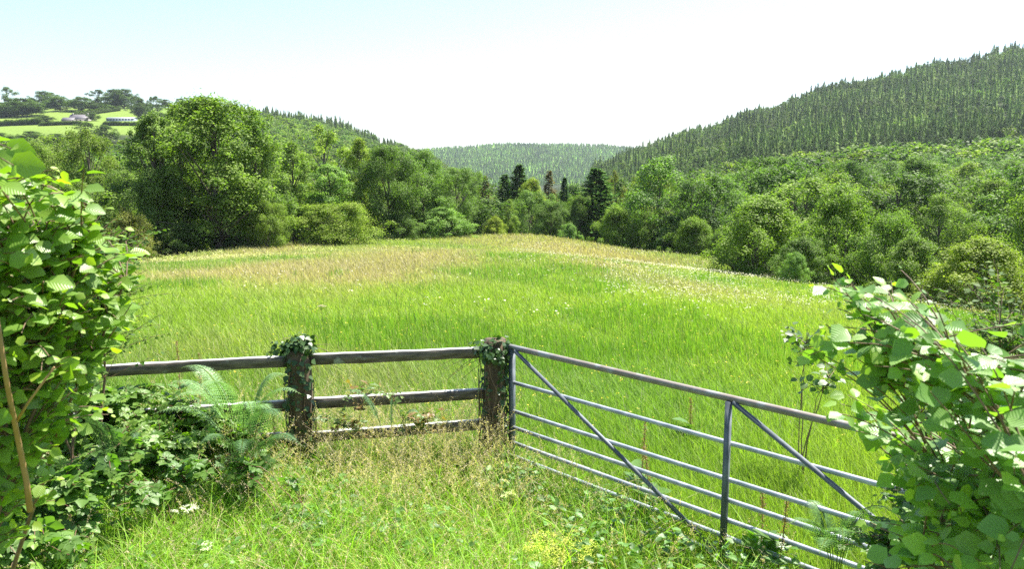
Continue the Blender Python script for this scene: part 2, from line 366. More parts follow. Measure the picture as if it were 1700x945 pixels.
# ------------------------------------------------------------------ trees
def crown_profile(kind, t):
    """half width (of 1) at crown height t 0..1"""
    if kind == 'round': return np.sqrt(np.clip(1 - (2 * t - 1) ** 2, 0, 1)) * (.9 + .1 * t)
    if kind == 'tall': return np.interp(t, (0, .1, .35, .65, .85, 1), (.5, .8, 1, .9, .6, .1))
    if kind == 'dome': return np.sqrt(np.clip(1 - t ** 2.2, 0, 1)) * np.interp(t, (0, .2), (.85, 1))
    if kind == 'open': return np.interp(t, (0, .2, .5, .8, 1), (.35, .65, 1, .85, .2))
def make_broadleaf(seed, kind='round', H=10., W=4.2, base=.12, nclump=70, nleaf=24000, size=.14, cl=.24, flat=.75, spray=0.25, c0=(.055, .095, .022), c1=(.165, .22, .05)):
    rng = np.random.default_rng(seed)
    zb = H * base; hc = H - zb
    if nleaf > 20000: nclump = int(nclump * 1.2)
    # clump centres
    t = rng.beta(1.3, 1.1, nclump); t[:nclump // 12] = rng.uniform(.85, .97, nclump // 12)
    a = rng.uniform(0, 2 * math.pi, nclump); q = np.sqrt(rng.uniform(.1, 1, nclump)) * .86
    lob = .95 + .22 * np.sin(a * 2 + seed) + .16 * np.sin(a * 3 + 2 * seed + t * 7) + .12 * np.sin(a * 5 - seed * 3 + t * 11)
    outl = rng.random(nclump) < .2; q = np.where(outl, rng.uniform(.95, 1.15, nclump), q); t = np.clip(t + rng.normal(0, .03, nclump), .02, 1.02)
    rad = crown_profile(kind, t) * W * q * lob
    dome = hc * .10 * np.sin(a * 2 + seed * 1.7) * np.minimum(1, rad / W)
    Cn = np.stack([np.cos(a) * rad, np.sin(a) * rad, zb + t * hc * .93 + dome * t], 1)
    rc = W * cl * rng.uniform(.5, 1.55, nclump) * (1 - .35 * t) * np.where(outl, .65, 1)
    wt = rc ** 2; wt /= wt.sum(); ci = rng.choice(nclump, nleaf, p=wt)
    u = unit(rng.normal(size=(nleaf, 3))); u[:, 2] = np.where(rng.random(nleaf) < .55, np.abs(u[:, 2]), u[:, 2])
    # clump surface lumpy, made of sub-tufts
    nt_ = 9; tuft = unit(rng.normal(size=(nclump, nt_, 3))); tuft[..., 2] = np.abs(tuft[..., 2]) * 1.1 - .1
    tu = tuft[ci, rng.integers(0, nt_, nleaf)]
    pd = unit(u * .55 + tu * .75); rr = rc[ci] * np.clip(rng.normal(.88, .2, nleaf), .15, 1.45)
    far_ = rng.random(nleaf) < spray * .15; rr = np.where(far_, rr * rng.uniform(1.1, 1.7, nleaf), rr)
    off = pd * rr[:, None]; off[:, 2] *= min(1.15, flat * 1.25)
    P = Cn[ci] + off; P[:, 2] = np.maximum(P[:, 2], .05)
    nm = unit(pd + np.array((0, 0, .5)) + rng.normal(0, .6, (nleaf, 3))); dr = np.cross(nm, rng.normal(size=(nleaf, 3)))
    k = rng.random((nleaf, 1)) * .6 + .4 * rng.random(nclump)[ci][:, None]
    col = np.array(c0) * (1 - k) + np.array(c1) * k; col = col * rng.uniform(.75, 1.25, (nleaf, 1))
    lb = Buf(); V, F, Cc, _ = place(*DIAM[:2], P, dr, nm, size * rng.uniform(.7, 1.35, nleaf), col); lb.add(V, F, Cc)
    # trunk and limbs
    tb = Buf(); r0 = H * .017 + .03
    nst = 1 if kind in ('round', 'tall', 'open') else 4
    tips = []
    for s in range(nst):
        w0 = rng.normal(0, .02 * H, 2) * (0 if nst == 1 else 3); top = np.array([w0[0] * 2, w0[1] * 2, zb + hc * (.78 if nst == 1 else .55)])
        ts = np.linspace(0, 1, 7)[:, None]; P0 = np.array([w0[0] * .4, w0[1] * .4, -.3])
        line = P0 * (1 - ts) + top * ts + np.c_[rng.normal(0, .012 * H, (7, 2)), np.zeros(7)] * np.sin(ts * math.pi)
        tube(tb, line, r0 / math.sqrt(nst), r0 * .25 / math.sqrt(nst), 7, cap=False); tips.append(line)
    for i in rng.permutation(nclump)[:min(nclump, 34)]:
        ln = tips[rng.integers(nst)]; z = Cn[i, 2]; f = np.clip((z - .25 * hc - np.hypot(*Cn[i, :2]) * .5 + .3) / ln[-1, 2], .12, .95)
        x = f * 6; k_ = min(int(x), 5); st = ln[k_] * (1 - x + k_) + ln[k_ + 1] * (x - k_)
        mid = (st + Cn[i]) / 2 + np.array((0, 0, .05 * hc)) + rng.normal(0, .1, 3)
        tt = np.linspace(0, 1, 5)[:, None]
        tube(tb, st * (1 - tt) ** 2 + 2 * mid * tt * (1 - tt) + Cn[i] * tt ** 2, r0 * .38 * (1 - f * .6), .02, 5, cap=False)
    Wm = float(np.percentile(np.hypot(P[:, 0], P[:, 1]), 95)); Hm = float(np.percentile(P[:, 2], 99.6))
    return lb, tb, Hm, Wm
def make_conifer(seed, H=12., W=2.4, whorls=26, per=9, cards=7, size=.5, base=.06, c0=(.018, .042, .014), c1=(.04, .075, .02), thin=False, sk=1.):
    rng = np.random.default_rng(seed); P = []; D = []; S_ = []; lb = Buf(); tb = Buf()
    tube(tb, [(0, 0, -.3), (.05, 0, H * .5), (0, 0, H)], H * .012 + .04, .015, 6, cap=False)
    nb = whorls * per; lobe = rng.uniform(.75, 1.2, 7)
    for i in range(nb):
        t = (i + rng.uniform(-.4, .4)) / nb; t = min(max(t, 0), .995); a = rng.uniform(0, 6.28)
        L = W * (1 - t) ** .85 * (.75 + .3 * lobe[int(a * 1.1) % 7] * rng.uniform(.7, 1.1)) + .1; z = H * (base + (1 - base) * t); dz = -.25 + .55 * t
        l = L * rng.uniform(.7, 1.1)
        for s in np.linspace(.15, 1, cards):
            P.append((math.cos(a) * l * s, math.sin(a) * l * s, z + l * s * dz + .12 * l * s * s)); al = a + rng.normal(0, .6)
            D.append((math.cos(al), math.sin(al), rng.normal(-.1, .3))); S_.append(size * rng.uniform(.6, 1.2) * (1 - .4 * s) * (1 - .45 * t))
    P = np.array(P); n = len(P); P += rng.normal(0, .05 * sk, P.shape); D = np.array(D); nm = np.array((0, 0, 1.)) + rng.normal(0, .45, (n, 3))
    k = rng.random((n, 1)); col = np.array(c0) * (1 - k) + np.array(c1) * k
    T = DIAM[0] * np.array((1.1, 1.3, 1)); V, F, Cc, _ = place(T, DIAM[1], P, D, nm, np.array(S_), col); lb.add(V, F, Cc)
    return lb, tb, H, W

PROTO = {}
def proto(key, res, needle=False):
    lb, tb, H, W = res
    PROTO[key] = (lb.mesh(key + ' crown', [M_needle if needle else M_crown]), tb.mesh(key + ' trunk', [M_bark], True), H, W)
proto('oak', make_broadleaf(1, 'round', 10, 4.6, .14, 80, 34000, 0.156, .23))
proto('oak2', make_broadleaf(2, 'round', 10, 4.6, .10, 95, 34000, 0.156, .21))
proto('ash', make_broadleaf(3, 'tall', 12, 4.4, .10, 120, 42000, 0.156, .19, .95))
proto('ash2', make_broadleaf(4, 'tall', 12, 3.6, .15, 90, 30000, 0.144, .19, .95, .6))
proto('open', make_broadleaf(5, 'open', 11, 4.0, .25, 60, 13000, 0.156, .17, .8, .8))
proto('bush', make_broadleaf(6, 'dome', 6, 3.6, .02, 90, 34000, 0.132, .22, .85))
proto('bush2', make_broadleaf(7, 'dome', 6, 3.8, .02, 70, 34000, 0.132, .26, .8, .5))
proto('bush3', make_broadleaf(8, 'dome', 6, 3.6, .02, 130, 36000, 0.120, .17, 1.0, .8))
proto('willow', make_broadleaf(9, 'round', 9, 4.2, .06, 150, 40000, 0.120, .15, 1.15, .9))
proto('spruce', make_conifer(10, 12, 2.2, 46, 14, 9, .42), True)
proto('fir', make_conifer(11, 13, 3.0, 44, 14, 10, .5, .1), True)
proto('larch', make_conifer(12, 12, 1.9, 40, 11, 8, .38, .12, (.05, .05, .02), (.085, .08, .035)), True)

FOLK = []
def tree(name, key, px, top, wpx, d, label, cat='tree', tint=(1, 1, 1), group=None, base_py=None, rng=random.Random(4)):
    me_c, me_t, H, W = PROTO[key]
    x = tan_px(px) * d; z = gz(x, d) - .1 if base_py is None else zy(base_py, d)
    p = at(px, (top + 400) / 2, d); x = p[0]
    h = zy(top, d) - z; w = wpx / FPX * d / 2
    r = empty(name, (x, d, z), label, cat, group, rng.uniform(0, 6.28))
    s = (w / W, w / W, h / H); r.scale = s
    c = link('crown', me_c, r); t = link('trunk', me_t, r)
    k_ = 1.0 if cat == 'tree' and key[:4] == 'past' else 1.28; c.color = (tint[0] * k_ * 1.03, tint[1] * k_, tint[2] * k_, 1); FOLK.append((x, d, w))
    return r
LG = (1.35, 1.3, .9); DG = (.7, .78, .75); GY = (1.0, 1.08, 1.25); YG = (1.75, 1.5, .85); SV = (1.35, 1.5, 1.75); MD = (1, 1, 1); BR = (1.15, .9, .9)
g = 'trees along the left edge of the meadow'
tree('ash_tree', 'ash', 358, 163, 225, 61, 'tallest broadleaf tree at the left meadow edge with dark trunks showing', tint=(1.15, 1.2, 1.0), group=g)
tree('ash_tree', 'ash2', 300, 176, 130, 64, 'tall full tree merged into the left flank of the tallest edge tree', tint=(1.25, 1.25, .95), group=g)
tree('ash_tree', 'ash2', 258, 190, 130, 60, 'slim tree leaning on the left side of the tallest edge tree', tint=(.92, 1, 1.0), group=g)
tree('ash_tree', 'ash2', 425, 215, 105, 62, 'narrow tree joined to the right side of the tallest edge tree', tint=(1.02, 1.1, 1.1), group=g)
tree('willow_tree', 'willow', 150, 218, 130, 78, 'feathery mid green willow left of the tallest edge tree', tint=(1.05, 1.02, .85), group=g)
tree('willow_tree', 'willow', 62, 238, 150, 88, 'pale feathery willow above the left hazel bush', tint=(1.15, 1.15, 1.0), group=g)
tree('oak_tree', 'oak2', 205, 285, 110, 66, 'mid green tree under the slim tree at the left meadow edge', tint=(1, 1.05, 1), group=g)
tree('oak_tree', 'oak', 118, 300, 120, 64, 'rounded tree just above the top right of the left hazel bush', tint=(1.05, 1.08, 1), group=g)
tree('oak_tree', 'oak', 20, 300, 130, 58, 'tree almost hidden behind the left hazel bush', tint=(1, 1.1, 1), group=g)
tree('shrub', 'bush3', 212, 352, 100, 54, 'brownish twiggy shrub in the dark left corner of the meadow', 'shrub', tint=BR)
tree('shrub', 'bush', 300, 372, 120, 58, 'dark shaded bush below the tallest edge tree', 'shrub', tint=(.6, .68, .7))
tree('shrub', 'bush2', 448, 335, 78, 60, 'small light green bush right of the tallest edge tree', 'shrub', tint=(1.2, 1.2, .95))
tree('ash_tree', 'ash2', 487, 238, 95, 72, 'bright leafy tree between the tallest edge tree and the pale open tree', tint=(1.1, 1.15, .95), group=g)
tree('birch_tree', 'open', 540, 210, 125, 80, 'pale open topped tree with thin crown above the left meadow edge', tint=(1.5, 1.45, 1.1), group=g)
tree('ash_tree', 'ash2', 598, 232, 88, 77, 'yellow green tree with a visible forked trunk', tint=(1.45, 1.35, .9), group=g)
tree('ash_tree', 'ash2', 548, 275, 105, 72, 'silvery leaved tree behind the wide light green bush', tint=SV, group=g)
tree('shrub', 'bush2', 562, 337, 145, 64, 'wide light green bush with dark underside at the left meadow edge', 'shrub', tint=(1.3, 1.25, .9))
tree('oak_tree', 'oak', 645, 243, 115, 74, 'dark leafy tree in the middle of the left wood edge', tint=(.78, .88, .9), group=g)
tree('oak_tree', 'oak2', 702, 250, 110, 78, 'rounded grey green tree right of the dark leafy tree', tint=(.95, 1.08, 1.1), group=g)
tree('oak_tree', 'oak2', 757, 280, 92, 80, 'last rounded tree of the left wood edge before the valley gap', tint=(.95, 1.05, 1.05), group=g)
tree('shrub', 'bush3', 735, 345, 110, 76, 'silvery willow shrub low at the end of the left wood edge', 'shrub', tint=SV)
tree('shrub', 'bush', 665, 355, 90, 73, 'dark low bush under the dark leafy tree', 'shrub', tint=(.85, .95, 1))
g = 'trees in the valley gap'
tree('shrub', 'bush3', 822, 360, 46, 84, 'small yellow green bush on the crest of the meadow', 'shrub', tint=YG)
tree('larch_tree', 'larch', 805, 292, 66, 112, 'brownish conifer at the left of the valley gap', tint=(1.1, .9, .8), group=g)
tree('fir_tree', 'fir', 862, 274, 112, 118, 'tallest dark fir in the valley gap', tint=(1.7, 1.7, 1.1), group=g)
tree('fir_tree', 'fir', 838, 290, 90, 120, 'green fir just left of the tallest fir in the gap', tint=(2.2, 2.2, 1.3), group=g)
tree('ash_tree', 'ash', 882, 298, 62, 108, 'light yellow green tree in front of the tallest gap fir', tint=YG, group=g)
tree('larch_tree', 'larch', 911, 284, 66, 112, 'dark brown larch in the valley gap', tint=(1.7, 1.5, 1.2), group=g)
tree('spruce_tree', 'spruce', 937, 295, 52, 104, 'small pointed blackish spruce in the valley gap', tint=(1.1, 1.3, 1.3), group=g)
tree('oak_tree', 'oak2', 878, 318, 92, 96, 'grey green rounded tree behind the crest', tint=(1, 1.12, 1.2), group=g)
tree('birch_tree', 'ash2', 845, 332, 38, 90, 'slim pale birch beside the small yellow bush', tint=(1.3, 1.3, 1), group=g)
tree('oak_tree', 'oak', 915, 335, 68, 90, 'dark green round tree below the pointed spruce', tint=(.85, .95, .9), group=g)
tree('shrub', 'bush3', 945, 372, 40, 84, 'low grey shrub at the right end of the crest', 'shrub', tint=SV)
tree('oak_tree', 'oak', 962, 325, 58, 92, 'mid green tree left of the tall dark fir by the gap', tint=(1, 1.05, .9), group=g)
tree('fir_tree', 'fir', 990, 280, 165, 94, 'tall broad dark fir at the right of the valley gap', tint=(2.4, 2.5, 1.6), group=g)
tree('larch_tree', 'open', 1020, 285, 50, 105, 'thin greyish bare topped tree beside the tall broad fir', tint=BR, group=g)
g = 'trees along the right edge of the meadow'
tree('shrub', 'bush', 1022, 342, 72, 78, 'bright green bush in front of the tall broad fir', 'shrub', tint=(1.25, 1.3, .95))
tree('oak_tree', 'oak', 1082, 292, 92, 96, 'yellow green tree above the dark bushes at the right meadow edge', tint=(1.35, 1.2, .8), group=g)
tree('shrub', 'bush2', 1088, 348, 84, 76, 'mid green bush between two brighter bushes', 'shrub', tint=(1.05, 1.1, .95))
tree('shrub', 'bush', 1152, 362, 82, 70, 'light topped bush just left of the meadow corner', 'shrub', tint=(1.2, 1.25, .9))
tree('oak_tree', 'oak', 1150, 302, 90, 92, 'small oak behind the light topped bush', tint=(1.0, 1.05, 1), group=g)
tree('oak_tree', 'oak2', 1205, 297, 120, 84, 'broad grey green oak above the meadow corner', tint=(.9, 1.05, 1.15), group=g)
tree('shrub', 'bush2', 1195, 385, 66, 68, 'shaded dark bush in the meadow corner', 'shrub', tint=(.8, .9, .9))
tree('shrub', 'bush', 1268, 328, 175, 53, 'large bright bush standing forward at the meadow corner', 'shrub', tint=(1.2, 1.25, .9))
tree('hazel_tree', 'bush3', 1398, 312, 160, 50, 'tallest rounded bush of the right meadow edge', 'shrub', tint=(1.1, 1.18, .85))
tree('shrub', 'bush', 1335, 395, 100, 46, 'dark low bush between the two large rounded bushes', 'shrub', tint=(.9, 1.0, .95))
tree('shrub', 'bush3', 1322, 420, 52, 44, 'small silvery shrub at the field margin', 'shrub', tint=SV)
tree('shrub', 'bush2', 1485, 352, 140, 45, 'leafy bush right of the tallest rounded bush', 'shrub', tint=(1.0, 1.1, .95))
tree('shrub', 'bush', 1520, 395, 130, 40, 'dark green bush beside the olive willow bush', 'shrub', tint=(1.0, 1.05, .95))
tree('willow_bush', 'bush3', 1632, 396, 200, 36, 'fine leaved olive green willow bush at the right end of the meadow', 'shrub', tint=(1.5, 1.35, .85))
tree('shrub', 'bush2', 1740, 330, 170, 44, 'green bush cut by the right edge of the picture', 'shrub', tint=(1.1, 1.15, .9))
tree('oak_tree', 'oak', 1275, 262, 130, 112, 'dark domed oak above the large bright bush', tint=(.72, .85, .9), group=g)
tree('oak_tree', 'oak2', 1345, 285, 100, 100, 'oak with bright top behind the tallest rounded bush', tint=(.85, 1, .95), group=g)
tree('oak_tree', 'oak', 1405, 268, 110, 118, 'wide dark oak above the tallest rounded bush', tint=(.78, .9, .95), group=g)
tree('ash_tree', 'ash', 1520, 262, 110, 110, 'broad dark ash in the right hand wood', tint=(.9, 1, 1), group=g)
tree('ash_tree', 'ash', 1655, 300, 120, 78, 'tall yellowish ash behind the olive willow bush', tint=(1.2, 1.2, .85), group=g)
tree('oak_tree', 'oak2', 1560, 325, 120, 70, 'round oak between the willow bush and the hillside wood', tint=(1.1, 1.15, .95), group=g)
tree('oak_tree', 'oak', 1465, 305, 100, 84, 'oak with yellowish top behind the leafy bush', tint=(1.2, 1.15, .85), group=g)

# light copies for the woods (individual trees) and merged far woods
def light_mesh(res, name, needle=False):
    lb, tb, H, W = res; b = Buf()
    b.add(np.concatenate(lb.V), np.concatenate(lb.F), np.concatenate(lb.C), None, 0)
    nf = 0
    for V, F, Cc, n0 in zip(tb.V, tb.F, tb.C, np.cumsum([0] + [len(v) for v in tb.V])): b.add(V, F - n0, Cc, None, 1)
    return b.mesh(name, [M_needle if needle else M_crown, M_bark]), H, W
WOOD = [light_mesh(make_broadleaf(20 + i, k, 11, 4.6, .08, 70, 14000, .2, .22, .85, .4), 'wood tree') for i, k in enumerate(('round', 'round', 'tall', 'round', 'dome'))]
CON = [light_mesh(make_conifer(30 + i, 14, w, 16, 8, 4, .95, .05, c0=(.045, .08, .03), c1=(.10, .14, .05)), 'wood conifer', True) for i, w in enumerate((2.1, 2.5, 1.9))]
rs = np.random.default_rng(77)
def scatter(dmin, dmax, pa, pb, spacing, seed, jit=.45):
    rng = np.random.default_rng(seed); ys = np.arange(dmin, dmax, spacing); out = []
    for y in ys:
        x0, x1 = tan_px(pa) * y, tan_px(pb) * y
        xs = np.arange(x0, x1, spacing) + rng.uniform(0, spacing)
        out.append(np.stack([xs, np.full(len(xs), y)], 1))
    P = np.concatenate(out); P += rng.uniform(-jit, jit, P.shape) * spacing
    return P
# broadleaf wood on the right hand slope
P = scatter(72, 460, 960, 1790, 8.2, 5); P = P[np.argsort(P[:, 1])]
pxs = P[:, 0] / P[:, 1] * FPX * .99 + CX
lim = np.interp(pxs, (960, 1100, 1250, 1450, 1700), (320, 315, 300, 300, 310)) + rs.normal(0, 18, len(P))
P = P[P[:, 1] < lim]
keep = [i for i, p in enumerate(P) if all((p[0] - f[0]) ** 2 + (p[1] - f[1]) ** 2 > (.75 * f[2] + 2) ** 2 for f in FOLK)]
P = P[keep]
pxs = P[:, 0] / P[:, 1] * FPX * .99 + CX
# those nearest stand as individual trees
zone_names = [(1150, 'broadleaf tree in the wood below the left foot of the right hill'), (1350, 'broadleaf tree in the wood under the middle of the conifer hillside'),
              (1550, 'broadleaf tree of the mixed wood below the steep conifer slope'), (9999, 'broadleaf tree of the wood at the far right under the conifer slope')]
tints = [(1, 1.05, .95), (.75, .88, .9), (1.3, 1.3, .9), (.95, 1.1, 1.2), (1.15, 1.15, .9), (.85, .95, .95), (1.5, 1.4, .95), (.7, .8, .85)]
NIND = 190
for i in range(min(NIND, len(P))):
    me, H, W = WOOD[rs.integers(len(WOOD))]; o = link('broadleaf_tree', me)
    x, y = P[i]; h = rs.uniform(8.5, 12.5); w = h * rs.uniform(.42, .6)
    o.location = (x, y, gz(x, y) - .2); o.scale = (w / W, w / W, h / H); o.rotation_euler = (0, 0, rs.uniform(0, 6.28))
    t = tints[rs.integers(len(tints))]; j = rs.uniform(.85, 1.15); j *= 1.25; o.color = (t[0] * j, t[1] * j, t[2] * j, 1)
    lab = next(l for lim_, l in zone_names if pxs[i] < lim_)
    tag(o, lab, 'tree', lab.replace('broadleaf tree', 'broadleaf trees'))
REST = P[NIND:]

def merged(name, pts, maker, hr, wr, seed, mats, colr=(.8, 1.2), kind='stuff', tints_=None, sink=.3):
    rng = np.random.default_rng(seed); T = []
    for s in range(4):
        lb = maker(seed + s); T.append((np.concatenate(lb[0].V), np.concatenate(lb[0].F), np.concatenate(lb[0].C), lb[2], lb[3]))
    b = Buf(); which = rng.integers(0, 4, len(pts)); Z = ground(pts[:, 0], pts[:, 1]) - sink
    for s in range(4):
        q = np.where(which == s)[0]; n = len(q)
        if not n: continue
        V, F, Cc, H, W = T[s]; a = rng.uniform(0, 6.28, n); h = rng.uniform(*hr, n); w = h * rng.uniform(*wr, n)
        ca, sa = np.cos(a)[:, None], np.sin(a)[:, None]
        X = (V[None, :, 0] * ca - V[None, :, 1] * sa) * (w / W)[:, None] + pts[q, 0][:, None]
        Y = (V[None, :, 0] * sa + V[None, :, 1] * ca) * (w / W)[:, None] + pts[q, 1][:, None]
        Zz = V[None, :, 2] * (h / H)[:, None] + Z[q][:, None]
        tn = np.array(tints_ or [(1, 1, 1)]); tt = tn[rng.integers(0, len(tn), n)] * rng.uniform(*colr, (n, 1))
        tt = tt * (1 + 1.1 * (fbm(pts[q, 0] / 38, pts[q, 1] / 50, 5)[:, None] - .5))
        FF = F[None] + (np.arange(n) * len(V))[:, None, None]
        b.add(np.stack([X, Y, Zz], -1).reshape(-1, 3), FF.reshape(-1, 4), (Cc[None] * tt[:, None]).reshape(-1, 3))
    return tag(b.build(name, mats), kind=kind)
far_leaf = lambda s: make_broadleaf(s, 'round', 10, 4.4, .05, 26, 640, .72, .3, .8, .2)
def make_spire(seed, H=14., W=2.4, tiers=9, per=8, c0=(.06, .115, .028), c1=(.16, .225, .05), base=.08):
    rng = np.random.default_rng(seed); V = []; F = []; Cc = []
    for i in range(tiers):
        t = (i + .3) / tiers; z = H * (base + (1 - base) * t); zt = H * (base + (1 - base) * min(1.0, t + 1.7 / tiers)); L = W * (1 - t) ** .9
        a0 = rng.uniform(0, 6.28)
        for j in range(per):
            a = a0 + j * 6.283 / per + rng.normal(0, .15); l = L * rng.uniform(.5, 1.5); hw = 3.6 / per * rng.uniform(.6, 1.1); dz = -H * .02 + rng.normal(0, H * .018)
            o = len(V); m = .62
            V += [(math.cos(a) * .05, math.sin(a) * .05, zt + rng.normal(0, .15)), (math.cos(a - hw) * l * m, math.sin(a - hw) * l * m, z + .5 * (zt - z) * .35), (math.cos(a) * l, math.sin(a) * l, z + dz), (math.cos(a + hw) * l * m, math.sin(a + hw) * l * m, z + .5 * (zt - z) * .35)]
            F.append((o, o + 1, o + 2, o + 3)); k = rng.random(); c = np.array(c0) * (1 - k) + np.array(c1) * k; Cc += [c * .95, c, c * 1.1, c]
    lb = Buf(); lb.add(np.array(V), F, np.array(Cc)); return lb, None, H, W
def far_con(s): return make_spire(s)
def tiny_con(s): return make_spire(s, 14, 2.6, 4, 5)
if len(REST):
    o = merged('far_broadleaf_wood', REST, far_leaf, (8.5, 12.5), (.42, .6), 100, [M_crown], tints_=tints)
    tag(o, 'far part of the broadleaf wood on the lower right slope', 'woodland')
# conifer hillside on the right
P = scatter(262, 740, 985, 1790, 5.6, 15, .5); P = P[np.argsort(P[:, 1])]
pxs = P[:, 0] / P[:, 1] * FPX * .99 + CX
lim = np.interp(pxs, (960, 1100, 1250, 1450, 1700), (315, 310, 295, 292, 300)) + rs.normal(0, 14, len(P))
ok = P[:, 1] > lim; P = P[ok]; pxs = pxs[ok]; NC = 250
mixed = (fbm(P[:, 0] / 30, P[:, 1] / 30, 31) > .65) | ((pxs < 1200) & (rs.random(len(P)) < .5)) | (rs.random(len(P)) < .06)
hard = P[mixed]; P = P[~mixed]; pxs = pxs[~mixed]
gap = (fbm(P[:, 0] / 25, P[:, 1] / 30, 12) < .72) & (rs.random(len(P)) < .93); P = P[gap]; pxs = pxs[gap]
for i in range(min(NC, len(P))):
    me, H, W = CON[rs.integers(len(CON))]; o = link('conifer', me); x, y = P[i]; h = rs.uniform(9, 16); w = h * rs.uniform(.15, .21)
    o.location = (x, y, gz(x, y) - .3); o.scale = (w / W, w / W, h / H); o.rotation_euler = (0, 0, rs.uniform(0, 6.28))
    t = rs.uniform(.75, 1.3); o.color = (t, t * rs.uniform(.95, 1.1), t, 1)
    side = 'left foot' if pxs[i] < 1250 else ('middle' if pxs[i] < 1500 else 'right end')
    tag(o, f'conifer in the lowest rows at the {side} of the forested right hill', 'conifer', f'conifers in the lowest rows at the {side} of the right hill')
o = merged('conifer_hillside', P[NC:], far_con, (7, 14), (.18, .3), 140, [M_needle], (.7, 1.25)); tag(o, 'dense conifer plantation covering the steep right hill', 'conifer forest')
o = merged('hillside_broadleaf_patches', hard, far_leaf, (6, 10), (.35, .5), 150, [M_crown], (.6, .85), tints_=tints[:6]); tag(o, 'lighter broadleaf patches among the conifers of the right hill', 'woodland')
# left wood and middle hill
P = scatter(86, 430, -60, 700, 9, 16); pxs = P[:, 0] / P[:, 1] * FPX * .99 + CX
ok = P[:, 1] < np.interp(pxs, (380, 440), (285, 430)); P = P[ok]
keep = [i for i, p in enumerate(P) if all((p[0] - f[0]) ** 2 + (p[1] - f[1]) ** 2 > (.75 * f[2] + 2) ** 2 for f in FOLK)]; P = P[keep]
def stand(P, label, group, hs=(8.5, 12)):
    for x, y in P:
        me, H, W = WOOD[rs.integers(len(WOOD))]; o = link('broadleaf_tree', me); h = rs.uniform(*hs); w = h * rs.uniform(.42, .58)
        o.location = (x, y, gz(x, y) - .2); o.scale = (w / W, w / W, h / H); o.rotation_euler = (0, 0, rs.uniform(0, 6.28))
        t = tints[rs.integers(len(tints))]; j = rs.uniform(1.0, 1.35); o.color = (t[0] * j, t[1] * j, t[2] * j, 1); tag(o, label, 'tree', group)
near_ = P[:, 1] < 135
stand(P[near_], 'broadleaf tree filling in behind the left edge trees of the meadow', 'broadleaf trees filling in behind the left edge trees'); P = P[~near_]
o = merged('left_valley_wood', P, far_leaf, (8, 12), (.42, .6), 160, [M_crown], tints_=tints); tag(o, 'broadleaf wood on the valley side behind the left edge trees', 'woodland')
P = scatter(430, 745, 395, 800, 6.3, 17); pxs = P[:, 0] / P[:, 1] * FPX * .99 + CX
up = P[:, 1] > 600 + rs.normal(0, 25, len(P)); up &= (pxs < 660)
o = merged('middle_hill_broadleaf_wood', P[~up], far_leaf, (8, 13), (.42, .58), 170, [M_crown], tints_=tints); tag(o, 'leafy lower slope of the middle left hill', 'woodland')
o = merged('middle_hill_conifer_wood', P[up], far_con, (7, 14), (.17, .26), 180, [M_needle], (.6, 1.1)); tag(o, 'dark conifers along the ridge of the middle left hill', 'conifer forest')
P = scatter(120, 430, 690, 1000, 9, 18)
keep = [i for i, p in enumerate(P) if all((p[0] - f[0]) ** 2 + (p[1] - f[1]) ** 2 > (.75 * f[2] + 2) ** 2 for f in FOLK)]; P = P[keep]
near_ = P[:, 1] < 158
stand(P[near_], 'treetop in the nearest part of the valley gap beyond the meadow crest', 'treetops in the nearest part of the valley gap'); P = P[~near_]
o = merged('valley_floor_wood', P, far_leaf, (7, 11), (.42, .6), 190, [M_crown], tints_=tints); tag(o, 'treetops on the valley floor beyond the meadow crest', 'woodland')
P = scatter(1400, 2240, 610, 1130, 9.0, 19, .5)
o = merged('far_hill_forest', P, tiny_con, (9, 15), (.24, .34), 200, [M_needle], (.8, 1.5), tints_=[(1, 1.15, 1), (1.1, 1.25, 1), (.7, .85, .8), (1.6, 1.8, 1.1)]); tag(o, 'forest on the far rounded hill that closes the valley', 'conifer forest')

